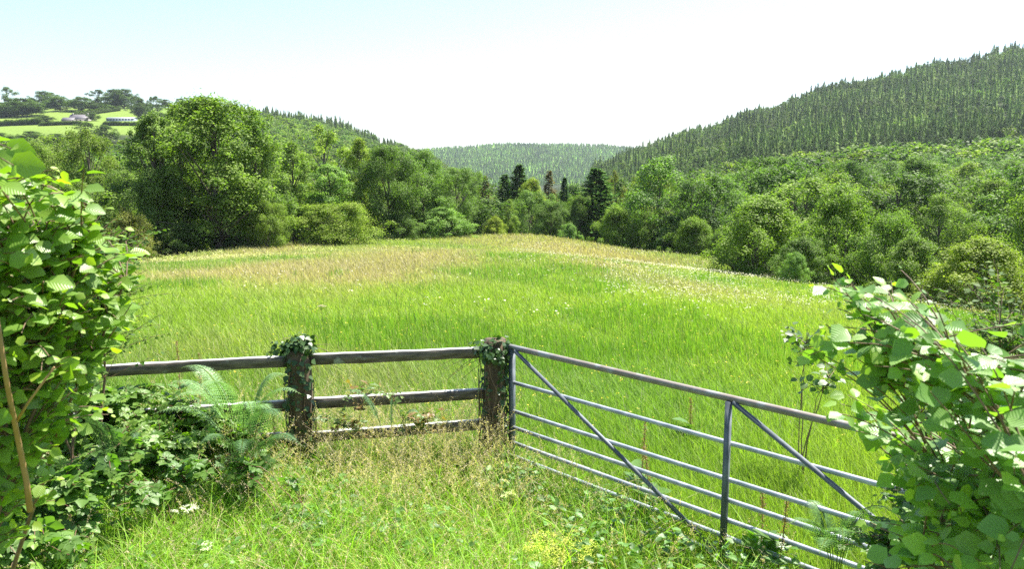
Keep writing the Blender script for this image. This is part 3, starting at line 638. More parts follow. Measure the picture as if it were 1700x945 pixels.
# ------------------------------------------------------------------ left pasture hill: trees, hedges, buildings
pg = make_broadleaf(50, 'round', 11, 5.2, .03, 80, 14000, .32, .26, 1.0); pm = (pg[0].mesh('pasture crown', [M_crown]), pg[1].mesh('pasture trunk', [M_bark], True), 11, 5.2)
po = make_broadleaf(51, 'round', 11, 5.0, .12, 50, 6000, .34, .22, 1.0); pm2 = (po[0].mesh('pasture open crown', [M_crown]), po[1].mesh('pasture open trunk', [M_bark], True), 11, 5.0)
PROTO['past'] = pm; PROTO['pasto'] = pm2
g = 'trees on the pasture hill'
PT = [('pasto', 22, 145, 27, 715, 'lone small tree standing on the skyline at the far left'),
      ('past', -6, 150, 22, 715, 'skyline tree cut by the left edge of the picture'),
      ('past', 45, 164, 58, 600, 'dark bulky tree group left of the farmhouse'),
      ('past', 12, 170, 44, 640, 'low dark tree at the far left of the pasture'),
      ('past', 82, 152, 34, 690, 'dark round skyline tree above the farmhouse left side'),
      ('pasto', 95, 154, 30, 705, 'thin crowned skyline tree next to the dark round one'),
      ('past', 108, 161, 38, 640, 'olive tree just behind the farmhouse'),
      ('past', 143, 161, 34, 640, 'grey green tree above the farmhouse right end'),
      ('pasto', 171, 149, 30, 700, 'open branched skyline tree left of the big dark clump'),
      ('past', 198, 149, 34, 680, 'left half of the big dark clump on the ridge'),
      ('past', 213, 148, 36, 675, 'right half of the big dark clump on the ridge'),
      ('past', 237, 164, 34, 600, 'tree standing at the right end of the long white barn'),
      ('past', 162, 170, 26, 640, 'small brownish green tree on the hedge line'),
      ('past', 182, 173, 26, 645, 'low tree in the hedge line below the ridge clump'),
      ('pasto', 258, 161, 12, 640, 'slimmer of the two field trees in the upper pasture'),
      ('pasto', 267, 160, 17, 640, 'fuller of the two field trees in the upper pasture'),
      ('past', 282, 165, 18, 715, 'low domed bush on the skyline right of the field trees'),
      ('past', 306, 163, 16, 705, 'small skyline bush above the tallest edge tree'),
      ('past', 341, 160, 22, 690, 'skyline tree peeping over the tallest edge tree'),
      ('past', 163, 187, 16, 560, 'round dark bush between farmhouse and barn'),
      ('past', 80, 192, 30, 560, 'grey green bush left of the farmhouse'),
      ('pasto', 148, 203, 34, 400, 'pale tree rising in front of the lower pasture'),
      ('past', 182, 208, 34, 395, 'dark tree in front of the lower pasture'),
      ('past', 60, 218, 34, 400, 'tree at the foot of the lower pasture'),
      ('past', 8, 220, 34, 400, 'leftmost tree at the foot of the lower pasture'),
      ('past', 100, 222, 30, 390, 'bushy tree at the pasture foot below the farmhouse')]
tr = np.random.default_rng(9)
for key, px, top, w, d, lab in PT:
    j = tr.uniform(.7, 1.05); tree('pasture_tree', key, px, top, w * 1.3, d, lab, tint=(j * .8, j * .9, j * .9), group=g)
def hedge(px0, px1, d0, d1, label, h=2.2):
    n = int(abs(px1 - px0) * 1.6) + 6; t = np.linspace(0, 1, n); rng = np.random.default_rng(int(px0 + 500))
    d = d0 + (d1 - d0) * t; x = np.array([tan_px(p, 200) for p in px0 + (px1 - px0) * t]) * d
    b = Buf(); lb = make_broadleaf(60, 'dome', 3, 2.2, .02, 20, 260, .6, .4)[0]
    V0, F0, C0 = np.concatenate(lb.V), np.concatenate(lb.F), np.concatenate(lb.C)
    for i in range(n):
        s = rng.uniform(.6, 1.15) * h / 3; z = gz(x[i], d[i]) - .2
        b.add(V0 * s * (1.2, 1, 1) + (x[i], d[i], z), F0, C0 * rng.uniform(.6, .95))
    tag(b.build('hedge', [M_crown]), label, 'hedge', 'field hedges on the pasture hill')
hedge(68, 135, 520, 525, 'dark hedge below the farmhouse', 2.4)
hedge(172, 245, 515, 520, 'thick dark hedge below the long white barn', 2.3)
hedge(0, 70, 530, 530, 'hedge at the far left edge of the lower pasture', 3.5)
hedge(245, 330, 640, 560, 'hedge dipping behind the tallest edge tree', 2.5)
hedge(-40, 190, 712, 712, 'hedge along the skyline of the pasture hill', 3)
hedge(225, 330, 714, 714, 'short hedge on the skyline right of the big dark clump', 2)
hedge(125, 200, 600, 650, 'hedge climbing between the two upper pastures', 3.2)
hedge(0, 68, 590, 640, 'hedge climbing at the left of the farmhouse', 4)

def box(b, x0, x1, y0, y1, z0, z1, mi=0):
    V = [(x, y, z) for z in (z0, z1) for y in (y0, y1) for x in (x0, x1)]
    b.add(V, [(0, 2, 3, 1), (4, 5, 7, 6), (0, 1, 5, 4), (2, 6, 7, 3), (0, 4, 6, 2), (1, 3, 7, 5)], mi=mi)
def gable(b, x0, x1, y0, y1, z0, zr, ov=.3, th=.18):
    ym = (y0 + y1) / 2
    for ya, sg in ((y0 - ov, 1), (y1 + ov, -1)):
        n = th
        V = [(x0 - ov, ya, z0 - ov * .6), (x1 + ov, ya, z0 - ov * .6), (x1 + ov, ym, zr), (x0 - ov, ym, zr)]
        V += [(v[0], v[1], v[2] + n) for v in V]
        b.add(V, [(0, 1, 2, 3), (4, 7, 6, 5), (0, 4, 5, 1), (3, 2, 6, 7), (0, 3, 7, 4), (1, 5, 6, 2)])
def gwall(b, x, y0, y1, z0, zr, th=.25):
    ym = (y0 + y1) / 2; V = [(x - th / 2, y0, z0), (x - th / 2, y1, z0), (x - th / 2, ym, zr - .05), (x - th / 2, ym, z0)]
    V += [(v[0] + th, v[1], v[2]) for v in V]
    b.add(V, [(0, 3, 2, 2), ], ) if False else None
    b.add([V[0], V[3], V[2], V[2]][:3] + [((V[0][0]), (y0 + ym) / 2, (z0 + zr - .05) / 2)], [(0, 1, 2, 3)])
    b.add([V[1], V[2], V[3]] + [(V[0][0], (y1 + ym) / 2, (z0 + zr - .05) / 2)], [(0, 3, 1, 2)])
    b.add([V[4], V[6], V[7]] + [(V[4][0], (y0 + ym) / 2, (z0 + zr - .05) / 2)], [(0, 3, 1, 2)])
    b.add([V[5], V[7], V[6]] + [(V[4][0], (y1 + ym) / 2, (z0 + zr - .05) / 2)], [(0, 1, 2, 3)])
M_slate = solid('purple grey slate', (.09, .085, .095), (.13, .12, .13), 3, .6, .3); M_wallp = solid('pale render', (.18, .17, .16), (.24, .23, .21), 2, .9, .1)
M_glass = solid('dark glass', (.03, .035, .04), (.05, .055, .06), 2, .15, .0); M_tin = solid('white sheet roof', (.22, .235, .25), (.3, .31, .33), 3, .6, .1)
M_bluewall = solid('blue grey boards', (.16, .2, .28), (.22, .27, .34), 2, .8, .2)
def house(px, py, d, L, Dp, hw, hr, label, name, roofm, wallm, nwin, chim, cat='farm building', rz=0):
    p = at(px, py, d); x = p[0]; z = p[2]
    e = empty(name, (x, d, z), label, cat, 'farm buildings on the pasture hill', rz)
    b = Buf(); box(b, -L / 2, L / 2, 0, Dp, -6, hw); 
    for xx in (-L / 2 + .13, L / 2 - .13): gwall(b, xx, 0, Dp, hw, hr)
    b.build('wall', [wallm], e)
    b = Buf(); gable(b, -L / 2, L / 2, 0, Dp, hw, hr); rf = b.build('roof', [roofm], e)
    for cx in chim:
        b = Buf(); box(b, cx - .5, cx + .5, Dp / 2 - .4, Dp / 2 + .4, hr - .6, hr + 1.1); b.build('chimney', [wallm], rf)
    for i in range(nwin):
        wx = -L / 2 + (i + .5) * L / nwin; b = Buf(); box(b, wx - .6, wx + .6, -.06, .04, hw * .35, hw * .8); b.build('window', [M_glass], e)
    return e
gzf = lambda px, d: gz(tan_px(px, 200) * d, d)
house(130, 204, 560, 13, 6, 2.8, 5.8, 'grey slate roofed farmhouse among trees on the pasture hill', 'farmhouse', M_slate, M_wallp, 4, (-5, 5.4), 'house')
house(112, 204, 556, 8, 5, 1.9, 3.8, 'low slate outbuilding at the left end of the farmhouse', 'outbuilding', M_slate, M_wallp, 2, ())
house(199, 201, 560, 19, 6, 1.9, 2.7, 'long low barn with white roof on the pasture hill', 'barn', M_tin, M_bluewall, 9, (), 'barn')

# ------------------------------------------------------------------ fence
def board(b, p0, p1, h, th, n=9, seed=0, sag=.0012):
    rng = np.random.default_rng(seed); p0 = np.array(p0, float); p1 = np.array(p1, float); ax = unit((p1 - p0)[None])[0]
    side = unit(np.cross(ax, (0, 0, 1.))[None])[0]; up = np.array((0, 0, 1.))
    V = []; F = []; CC_ = []; bv = .006
    sec = [(-th / 2, -h / 2 + bv), (-th / 2 + bv, -h / 2), (th / 2 - bv, -h / 2), (th / 2, -h / 2 + bv), (th / 2, h / 2 - bv), (th / 2 - bv, h / 2), (-th / 2 + bv, h / 2), (-th / 2, h / 2 - bv)]
    for i in range(n):
        t = i / (n - 1); c = p0 * (1 - t) + p1 * t + up * rng.normal(0, sag)
        for s, u in sec:
            CC_.append((.95 if u > h / 2 - bv * .5 else 0, 0, 0)); V.append(c + side * (s + rng.normal(0, .0008)) + up * (u + rng.normal(0, .0014)))  # red channel marks the top face, coloured pale as if sunlit
    for i in range(n - 1):
        for j in range(8): F.append((i * 8 + j, (i + 1) * 8 + j, (i + 1) * 8 + (j + 1) % 8, i * 8 + (j + 1) % 8))
    for e, rv in ((0, 0), ((n - 1) * 8, 1)):
        for q in ((0, 1, 2, 3), (0, 3, 4, 7), (4, 5, 6, 7)):
            q = tuple(e + k for k in q); F.append(q[::-1] if rv else q)
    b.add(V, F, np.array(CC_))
fence = empty('timber_fence', (-.2, 6.52, 0), 'dark weathered three rail timber fence running left from the gate', 'fence')
def wl(o):   # keep world coordinates under a parent Empty
    o.matrix_parent_inverse = o.parent.matrix_world.inverted() if False else __import__('mathutils').Matrix.Translation(-Vector(o.parent.location)); return o
def fpost(px, d, w, top, seed, label):
    x = at(px, 650, d)[0]; rng = np.random.default_rng(seed); z0 = gz(x, d) - .3; V = []; F = []; n = 12; k = 10
    for i in range(n):
        z = z0 + (top - z0) * i / (n - 1)
        for j in range(k):
            a = 2 * math.pi * j / k + .3; q = (abs(math.cos(a)) ** 4 + abs(math.sin(a)) ** 4) ** -.25
            r = w / 2 * q * .93 * (1 + rng.normal(0, .012)) * (1 - (.05 if i == n - 1 else 0))
            V.append((x + math.cos(a) * r + .01 * math.sin(i * .7 + seed), d + math.sin(a) * r, z + (rng.normal(0, .008) if i == n - 1 else 0)))
    for i in range(n - 1):
        for j in range(k): F.append((i * k + j, i * k + (j + 1) % k, (i + 1) * k + (j + 1) % k, (i + 1) * k + j))
    e = (n - 1) * k
    for j in range(1, k - 2, 2): F.append((e, e + j, e + j + 1, e + j + 2))
    b = Buf(); b.add(V, F); o = wl(b.build('post', [M_post], fence)); o['label'] = label; return (x, d)
gp = fpost(821, 6.55, .21, 1.17, 1, 'thick gate post at the fence end wrapped in ivy')
mp_ = fpost(497, 6.2, .20, 1.17, 2, 'middle fence post with ivy cap')
lp = fpost(38, 5.75, .20, 1.16, 3, 'leftmost fence post in the shade of the hazel bush')
ep = fpost(-420, 5.3, .2, 1.16, 4, 'fence post outside the left edge')
RZ = (1.075, .715, .435)
for i, z in enumerate(RZ):
    for (a, c, s) in ((ep, lp, 1), (lp, mp_, 2), (mp_, gp, 3)):
        b = Buf(); off = -.125
        dz0 = rs.normal(0, .008); 
        p0 = np.array((a[0] - .03, a[1] + off * 0 + .0, z + dz0)); p1 = np.array((c[0] + .03, c[1], z + rs.normal(0, .006)))
        if s == 1: p0[2] -= .0
        v = unit((p1 - p0)[None])[0]
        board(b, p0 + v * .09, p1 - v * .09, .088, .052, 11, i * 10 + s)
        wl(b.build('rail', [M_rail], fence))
# ------------------------------------------------------------------ gate
gate = empty('field_gate', (-.02, 6.5, 0), 'galvanised seven bar steel field gate with a rusty top rail', 'gate')
G0 = np.array((-.0, 6.5, 0)); GD = np.array((1.43, -1.51, 0.)); GL = np.linalg.norm(GD); GD /= GL
def gpnt(s, z, o=0): 
    n = np.array((GD[1], -GD[0], 0)); return G0 + GD * s + n * o + np.array((0, 0, z))
LEN = 2 * GL
gzs = (1.118, .815, .565, .42, .285, .165, .03)
def bent(p0, p1, seed, n=12, amp=.002):
    rng = np.random.default_rng(seed); t = np.linspace(0, 1, n)[:, None]; P = p0 * (1 - t) + p1 * t
    P[:, 2] += np.sin(t[:, 0] * math.pi) * rng.normal(-.004, amp); return P
for i, z in enumerate(gzs):
    b = Buf(); r = .0245 if i == 0 else .0165
    tube(b, bent(gpnt(.0 if i else -.02, z), gpnt(LEN, z), i), r, r, 12)
    o = wl(b.build('rail', [M_rust if i == 0 else M_galv], gate, True)); 
    if i == 0: o['label'] = 'thick rusty top rail'
for s in (.0, GL, LEN):
    b = Buf(); w = .022 if s != GL else .018
    tube(b, [gpnt(s, .0, .0 if s != GL else .028), gpnt(s, 1.10, .0 if s != GL else .028)], w * 1.35, w * 1.35, 4); wl(b.build('upright', [M_dull], gate))
for s0, s1 in ((.06, GL - .02), (GL + .03, LEN)):
    b = Buf(); p0 = gpnt(s0, 1.10, .026); p1 = gpnt(s1, .03, .026)
    tube(b, [p0, p1], .0165, .0165, 10); wl(b.build('brace', [M_dull], gate, True))
for z in (1.02, .14):
    b = Buf(); tube(b, [gpnt(-.09, z), gpnt(0, z)], .014, .014, 8); tube(b, [gpnt(-.055, z - .05), gpnt(-.055, z + .05)], .012, .012, 8); wl(b.build('hinge', [M_rust], gate, True))

# ------------------------------------------------------------------ leafy plants close by
def bez(p0, p1, p2, n):
    t = np.linspace(0, 1, n)[:, None]; return p0 * (1 - t) ** 2 + 2 * p1 * t * (1 - t) + p2 * t ** 2
def leafy(name, label, cat, bases, centres, n_twig, leafT, lsize, per, c0, c1, mleaf, mtwig, seed, center=None, arch=.25, twl=.45, sun_=.7, group=None, face=.15, main_r=.012, tw_r=.0035, tint=(1, 1, 1), dead=0., extra=()):
    """centres: list of (point, radius xyz) volumes that the shoot tips fill"""
    rng = np.random.default_rng(seed); bases = np.array(bases, float)
    Cs = np.array([c[0] for c in centres]); Rs = np.array([c[1] for c in centres], float)
    vol = Rs.prod(1) ** .66; ci = rng.choice(len(Cs), n_twig, p=vol / vol.sum())
    u = unit(rng.normal(size=(n_twig, 3))) * (rng.uniform(.15, 1, (n_twig, 1)) ** .45)
    tips = Cs[ci] + u * Rs[ci]
    if len(extra):
        ex = np.repeat(np.array(extra, float), 4, 0); tips = np.concatenate([tips, ex + rng.normal(0, .035, ex.shape) * np.linalg.norm(ex[:, :2], axis=1, keepdims=True) / 2.4])
    cen = bases.mean(0)
    st = Buf(); lf = Buf()
    mains = []
    for k in range(max(4, int(len(Cs) * 1.2))):
        b0 = bases[rng.integers(len(bases))] + np.r_[rng.normal(0, .06, 2), -.05]; tp = Cs[k % len(Cs)] + rng.normal(0, .3, 3) * Rs[k % len(Cs)]
        mid = (b0 + tp) / 2 + np.array((0, 0, arch * .8)) + rng.normal(0, .06, 3)
        m = bez(b0, mid, tp, 12); m += rng.normal(0, .012, m.shape) * np.linspace(0, 1, 12)[:, None]; mains.append(m); tube(st, m, main_r * rng.uniform(.7, 1.2), main_r * .35, 6, cap=False)
    allm = np.concatenate([m[4:] for m in mains])
    PP = []; DD = []; NN = []; SS = []; CC = []
    for tp in tips:
        dm = np.linalg.norm(allm - tp, axis=1) + np.where(allm[:, 2] > tp[2], .25, 0); j = rng.choice(np.argsort(dm)[:6]); s0 = allm[j]
        L = np.linalg.norm(tp - s0)
        mid = (s0 + tp) / 2 + np.array((0, 0, arch * L * .6)) + rng.normal(0, .05 * L, 3)
        nn = 8; tw = bez(s0, mid, tp, nn); tube(st, tw, tw_r, tw_r * .4, 5, cap=False)
        tl = min(twl, L) / max(L, .01); m = max(3, int(per * rng.uniform(.7, 1.3) * min(1, L / twl + .3)))
        side = 1
        for t in np.linspace(1 - tl, 1, m):
            p = s0 * (1 - t) ** 2 + 2 * mid * t * (1 - t) + tp * t ** 2; ax = unit((2 * (1 - t) * (mid - s0) + 2 * t * (tp - mid))[None])[0]
            lat = unit(np.cross(ax, (0, 0, 1.))[None])[0] * side; side = -side
            dr = ax * rng.uniform(.2, .7) + lat * (1 if t < .98 else .2) + np.array((0, 0, rng.uniform(-.45, .15))) + rng.normal(0, .15, 3)
            nm = np.array((0, 0, 1.)) + rng.normal(0, .5, 3) + np.array((0, -face, 0))
            pl = p + unit(dr[None])[0] * .012
            PP.append(pl); DD.append(dr); NN.append(nm); SS.append(rng.uniform(*lsize) * (.6 if t > .97 else 1)); k = rng.random()
            c = np.array(c0) * (1 - k) + np.array(c1) * k
            if t > .93: c = c * np.array((1.35, 1.2, .8))
            if rng.random() < dead: c = np.array((.22, .13, .05))
            CC.append(c * rng.uniform(.85, 1.15))
    V, F, Cc, L = place(leafT[0], leafT[1], np.array(PP), np.array(DD), np.array(NN), np.array(SS), np.array(CC), leafT[2]); lf.add(V, F, Cc, L)
    e = empty(name, cen, label, cat, group)
    wl(st.build('stems', [mtwig], e, True)); o = wl(lf.build('foliage', [mleaf], e, True)); o.color = (*tint, 1)
    return e
HC0, HC1 = (.085, .17, .03), (.15, .25, .05)
def A(px, py, d): return at(px, py, d)
def G(px, d, py=700): 
    x = at(px, py, d)[0]; return np.array((x, d, gz(x, d)))
leafy('hazel_bush', 'tall hazel bush with broad bright leaves at the left edge', 'bush', [G(-200, 2.9), G(-130, 3.2), G(-300, 2.6)],
      [(A(30, 420, 2.7), (.30, .45, .26)), (A(90, 470, 2.9), (.24, .4, .2)), (A(10, 560, 2.8), (.34, .45, .26)), (A(120, 545, 3.1), (.22, .35, .16)), (A(-120, 480, 2.6), (.5, .5, .5)), (A(25, 375, 2.6), (.16, .3, .1)), (A(-40, 700, 2.9), (.28, .4, .3)), (A(-180, 330, 2.6), (.35, .4, .3)), (A(150, 480, 3.0), (.16, .3, .2)), (A(70, 370, 2.7), (.14, .3, .12)), (A(20, 700, 2.8), (.3, .35, .25)), (A(90, 650, 3.1), (.25, .3, .2)), (A(-20, 820, 2.8), (.3, .3, .2))],
      640, HAZ, (.03, .078), 9, HC0, HC1, M_hazel, M_twig, 201, arch=.3, twl=.42, face=.45, tint=(1.6, 1.45, 1.2), extra=[A(0, 252, 2.0), A(60, 292, 2.4), A(85, 300, 2.5), A(175, 375, 2.9), A(190, 420, 3), A(215, 430, 3.3), A(185, 505, 3.0), A(20, 300, 2.3), A(150, 600, 3)])
leafy('hawthorn_bush', 'small leaved hawthorn bush behind the left hazel', 'bush', [G(60, 4.6), G(120, 4.9)],
      [(A(170, 430, 5.0), (.28, .4, .30)), (A(175, 500, 4.9), (.28, .4, .25)), (A(80, 610, 4.7), (.33, .4, .3)), (A(30, 560, 4.6), (.5, .4, .5)), (A(110, 440, 4.9), (.4, .4, .3))],
      520, SMALL, (.028, .05), 13, (.05, .11, .02), (.10, .17, .03), M_crown, M_twig, 202, arch=.2, twl=.32, tw_r=.0025, extra=[A(255, 445, 5), A(235, 480, 5), A(275, 555, 5), A(240, 400, 5.1), A(262, 520, 5), A(225, 388, 5)])
leafy('bramble_bush', 'bramble thicket smothering the left end of the fence', 'bramble', [G(120, 5.7), G(240, 5.8), G(60, 5.4), G(330, 5.9)],
      [(A(230, 665, 5.8), (.42, .22, .12)), (A(330, 705, 5.85), (.4, .2, .14)), (A(130, 690, 5.5), (.45, .3, .24)), (A(400, 730, 5.9), (.25, .2, .16)), (A(250, 740, 5.4), (.5, .3, .2))],
      460, BR5, (.045, .07), 7, (.08, .16, .03), (.15, .25, .05), M_bramble, M_cane, 203, arch=.3, twl=.35, main_r=.006, tw_r=.003)
leafy('bramble_bush', 'low bramble sprays with broad leaves in the bottom left corner', 'bramble', [G(30, 4.2, 850), G(130, 4.3, 850), G(-60, 4.1, 850)],
      [(A(60, 830, 4.2), (.28, .25, .12)), (A(150, 790, 4.4), (.24, .25, .14)), (A(200, 740, 4.6), (.2, .2, .12)), (A(60, 910, 4.0), (.3, .25, .12)), (A(20, 780, 4.3), (.24, .25, .14))],
      140, BR5, (.055, .095), 5, (.07, .15, .03), (.14, .24, .06), M_bramble, M_cane, 204, arch=.35, twl=.35, main_r=.006, tw_r=.0035)
leafy('bramble_bush', 'bramble mound with reddish canes between the corner brambles and the middle post', 'bramble', [G(300, 4.9, 850), G(400, 5.1, 850)],
      [(A(270, 790, 4.9), (.26, .2, .12)), (A(370, 775, 5.2), (.26, .2, .12)), (A(200, 830, 4.6), (.2, .2, .1)), (A(430, 765, 5.4), (.16, .2, .1))],
      50, BR5, (.045, .08), 5, (.07, .15, .03), (.13, .23, .05), M_bramble, M_cane, 214, arch=.35, twl=.35, main_r=.006, tw_r=.003)
leafy('bramble_spray', 'single arching bramble spray with a red cane in front of the middle post', 'bramble', [G(520, 5.0, 850)],
      [(A(400, 770, 5.1), (.12, .12, .06)), (A(470, 800, 5.0), (.14, .12, .06))], 9, BR3, (.06, .09), 4, (.07, .15, .03), (.12, .21, .05), M_bramble, M_cane, 205, arch=.4, twl=.3, main_r=.005)
leafy('bramble_spray', 'small bramble tangle on the lower rails between the posts', 'bramble', [G(600, 6.1), G(700, 6.15)],
      [(A(620, 650, 6.1), (.28, .12, .12)), (A(560, 700, 6.0), (.25, .12, .1)), (A(700, 690, 6.2), (.25, .12, .12))], 46, BR3, (.03, .055), 5, (.07, .13, .03), (.13, .2, .05), M_bramble, M_paletwig, 206, arch=.3, twl=.25, main_r=.0035, tw_r=.0018, dead=.25)
# right hand bushes
leafy('hazel_bush', 'hazel bush with large glossy leaves reaching over the gate at the right', 'bush', [G(1750, 2.3, 900), G(1850, 2.6, 900), G(1700, 2.5, 900)],
      [(A(1600, 640, 2.1), (.20, .30, .14)), (A(1680, 720, 1.9), (.16, .30, .18)), (A(1600, 800, 2.2), (.20, .30, .16)), (A(1680, 880, 2.0), (.25, .35, .2)), (A(1520, 740, 2.5), (.14, .25, .16)), (A(1800, 700, 2.1), (.3, .4, .3)), (A(1560, 930, 2.3), (.25, .3, .14)), (A(1500, 600, 2.3), (.14, .2, .10))],
      225, HAZ, (.028, .08), 8, HC0, HC1, M_hazel, M_twig, 207, arch=.25, twl=.38, face=.5, tint=(1.6, 1.55, 2.2), extra=[A(1400, 475, 2.4), A(1450, 490, 2.4), A(1340, 570, 2.4), A(1380, 560, 2.4), A(1430, 530, 2.3), A(1470, 530, 2.2), A(1520, 520, 2.3), A(1450, 590, 2.2), A(1410, 690, 2.5), A(1430, 740, 2.5), A(1400, 610, 2.4), A(1480, 470, 2.5), A(1560, 560, 2.0)])
leafy('hawthorn_bush', 'small leaved thorn bush behind the right hazel', 'bush', [G(1750, 4.2, 800), G(1850, 4.5, 800)],
      [(A(1670, 560, 4.4), (.35, .4, .22)), (A(1620, 640, 4.2), (.35, .4, .3)), (A(1700, 700, 4.1), (.4, .4, .4)), (A(1560, 720, 4.1), (.3, .3, .3)), (A(1560, 860, 3.9), (.35, .3, .3))],
      480, SMALL, (.03, .055), 12, (.05, .11, .02), (.10, .17, .03), M_crown, M_twig, 208, arch=.2, twl=.32, tw_r=.0025, extra=[A(1590, 495, 4.4), A(1640, 500, 4.4), A(1560, 500, 4.4), A(1680, 470, 4.4), A(1640, 440, 4.4)])
leafy('bramble_bush', 'dark low brambles under the right hazel beside the gate foot', 'bramble', [G(1480, 3.9, 900), G(1560, 3.7, 900)],
      [(A(1470, 900, 3.9), (.24, .25, .14)), (A(1550, 830, 3.8), (.24, .25, .2))], 70, BR5, (.045, .07), 6, (.05, .12, .025), (.10, .19, .04), M_bramble, M_cane, 209, arch=.3, twl=.3, main_r=.006, tw_r=.003)
leafy('hazel_sapling', 'low broad leaved sapling seen through the gate bars at the right', 'sapling', [G(1340, 6.3)], [(A(1350, 620, 6.3), (.35, .3, .12)), (A(1330, 545, 6.6), (.18, .2, .12))], 26, HAZ, (.05, .075), 6, (.07, .14, .04), (.13, .21, .06), M_hazel, M_twig, 210, twl=.3, main_r=.006, tw_r=.003)
# bare stick leaning in the left bush
b = Buf(); tube(b, [A(-6, 520, 2.4), A(12, 640, 2.5), A(28, 720, 2.6), A(44, 800, 2.7), A(50, 850, 2.7)], .007, .011, 8); tube(b, [A(28, 700, 2.58), A(46, 670, 2.55), A(90, 610, 2.5)], .005, .003, 6)
tag(b.build('bare_stick', [M_paletwig], smooth=True), 'bare orange brown stick standing in front of the leftmost post', 'stick')

# ------------------------------------------------------------------ ivy on the posts
def ivy(px, d, cy_px, rw, rh, n, seed, label, trail):
    rng = np.random.default_rng(seed); e = empty('ivy', (at(px, 600, d)[0], d, gz(at(px, 600, d)[0], d)), label, 'ivy', 'ivy on the fence posts')
    c = at(px, cy_px, d); u = unit(rng.normal(size=(n, 3))); rr = rng.uniform(.5, .95, (n, 1)); sub = np.concatenate([rng.normal(0, .45, (8, 3)) * (1.1, .8, .8), [(0, 0, .35), (.3, -.3, .3), (-.3, -.3, .2), (.2, .2, .5)]]); P = c + (sub[rng.integers(0, 12, n)] + u * rr * .75) * np.array((rw, rw, rh))
    x0 = c[0]
    m = int(n * trail); a = rng.choice(rng.uniform(3.2, 6.4, 5), m) + rng.normal(0, .22, m); zz = rng.beta(2.2, 1.2, m) * 1.05 + .05
    P2 = np.stack([x0 + np.cos(a) * .125, d + np.sin(a) * .125, zz], 1); P = np.concatenate([P, P2]); U = np.concatenate([u, np.stack([np.cos(a), np.sin(a), np.zeros(m)], 1)])
    k = len(P); nm = unit(U + np.array((0, 0, .45)) + rng.normal(0, .35, (k, 3))); dr = np.stack([rng.normal(0, .6, k), rng.normal(0, .4, k), -np.ones(k)], 1)
    dr = dr - nm * (dr * nm).sum(1, keepdims=True); q = rng.random((k, 1)); col = np.array((.025, .065, .015)) * (1 - q) + np.array((.06, .11, .03)) * q
    T = np.array([(0, 0, 0), (-.5, .2, .05), (0, .35, -.03), (.5, .2, .05), (-.3, .6, .02), (0, 1, -.06), (.3, .6, .02)]); Q = np.array([(0, 2, 1, 1), (0, 3, 2, 2), (1, 2, 5, 4), (2, 3, 6, 5)])
    Q = np.array([(0, 3, 2, 1), (1, 2, 5, 4), (2, 3, 6, 5)])
    b = Buf(); V, F, Cc, _ = place(T, Q, P, dr, nm, rng.uniform(.018, .055, k), col); b.add(V, F, Cc); wl(b.build('foliage', [M_ivy], e))
    b = Buf()
    for i in range(16):
        a = rng.uniform(0, 6.28); z1 = rng.uniform(.6, 1.15); t = np.linspace(0, 1, 9); aa = a + np.cumsum(rng.normal(0, .22, 9))
        tube(b, np.stack([x0 + np.cos(aa) * .122, d + np.sin(aa) * .122, t * z1], 1), .006, .003, 5, cap=False)
    for i in range(int(10)):
        s0 = c + rng.normal(0, .5, 3) * (rw, rw, rh); tp = s0 + np.array((rng.normal(-.16 if px > 700 else .12, .16), rng.normal(0, .08), rng.uniform(-.25, .06)))
        tube(b, bez(s0, (s0 + tp) / 2 + (0, 0, .05), tp, 6), .003, .0015, 5, cap=False)
    wl(b.build('stems', [M_twig], e, True))
ivy(495, 6.2, 583, .145, .12, 560, 301, 'ivy cap on the middle fence post', .28)
ivy(818, 6.52, 582, .17, .10, 620, 302, 'ivy tangle on top of the gate post', .3)

# ------------------------------------------------------------------ ferns
def fern(bp, tips, seed, label, L0=.09, tint=(1, 1, 1), up=.22):
    rng = np.random.default_rng(seed); e = empty('fern', bp, label, 'fern', 'ferns around the fence')
    for tp in tips:
        tp = np.array(tp); mid = np.array((bp[0] * .8 + tp[0] * .2, bp[1] * .8 + tp[1] * .2, max(tp[2], bp[2]) + up)); n = 26; r = bez(bp, mid, tp, 40)
        b = Buf(); tube(b, r[::3], .004, .0012, 5, cap=False, col=(.12, .16, .04)); PP = []; DD = []; NN = []; SS = []; CC = []
        for i, t in enumerate(np.linspace(.42, .99, n)):
            j = int(t * 39); p = r[j]; ax = unit((r[min(j + 1, 39)] - r[j - 1])[None])[0]; sd = unit(np.cross(ax, (0, 0, 1.))[None])[0]; nmv = np.cross(sd, ax)
            ll = L0 * 1.7 * math.sin(min(1, (1 - (t - .32) / .69) * 1.0 + .05) * 1.5)
            for s in (-1, 1):
                pd = unit((sd * s + ax * .35 - np.array((0, 0, .22)))[None])[0]; m = 9
                for q in np.linspace(.08, 1, m):
                    for s2 in (-1, 1):
                        PP.append(p + pd * ll * q); DD.append(unit((ax * s2 + pd * .5)[None])[0]); NN.append(nmv + rng.normal(0, .15, 3)); SS.append(ll * .24 * (1.15 - q)); CC.append(np.array((.085, .145, .06)) * rng.uniform(.8, 1.5))
        T = np.array([(-.22, .5, 0), (0, 0, 0), (.22, .5, 0), (0, 1, 0)]); V, F, Cc, _ = place(T, DIAM[1], np.array(PP), np.array(DD), np.array(NN), np.array(SS), np.array(CC)); b.add(V, F, Cc)
        o = wl(b.build('frond', [M_fern], e)); o.color = (*tint, 1)
fern(G(400, 5.75), [A(268, 640, 5.7), A(300, 612, 5.9), A(500, 655, 5.6), A(480, 625, 5.9), A(285, 665, 5.4), A(330, 650, 5.2), A(455, 690, 5.3), A(420, 690, 5.1), A(250, 690, 5.5)], 401, 'pale green bracken fronds over the fence left of the middle post', tint=(2.3, 2.2, 2.3))
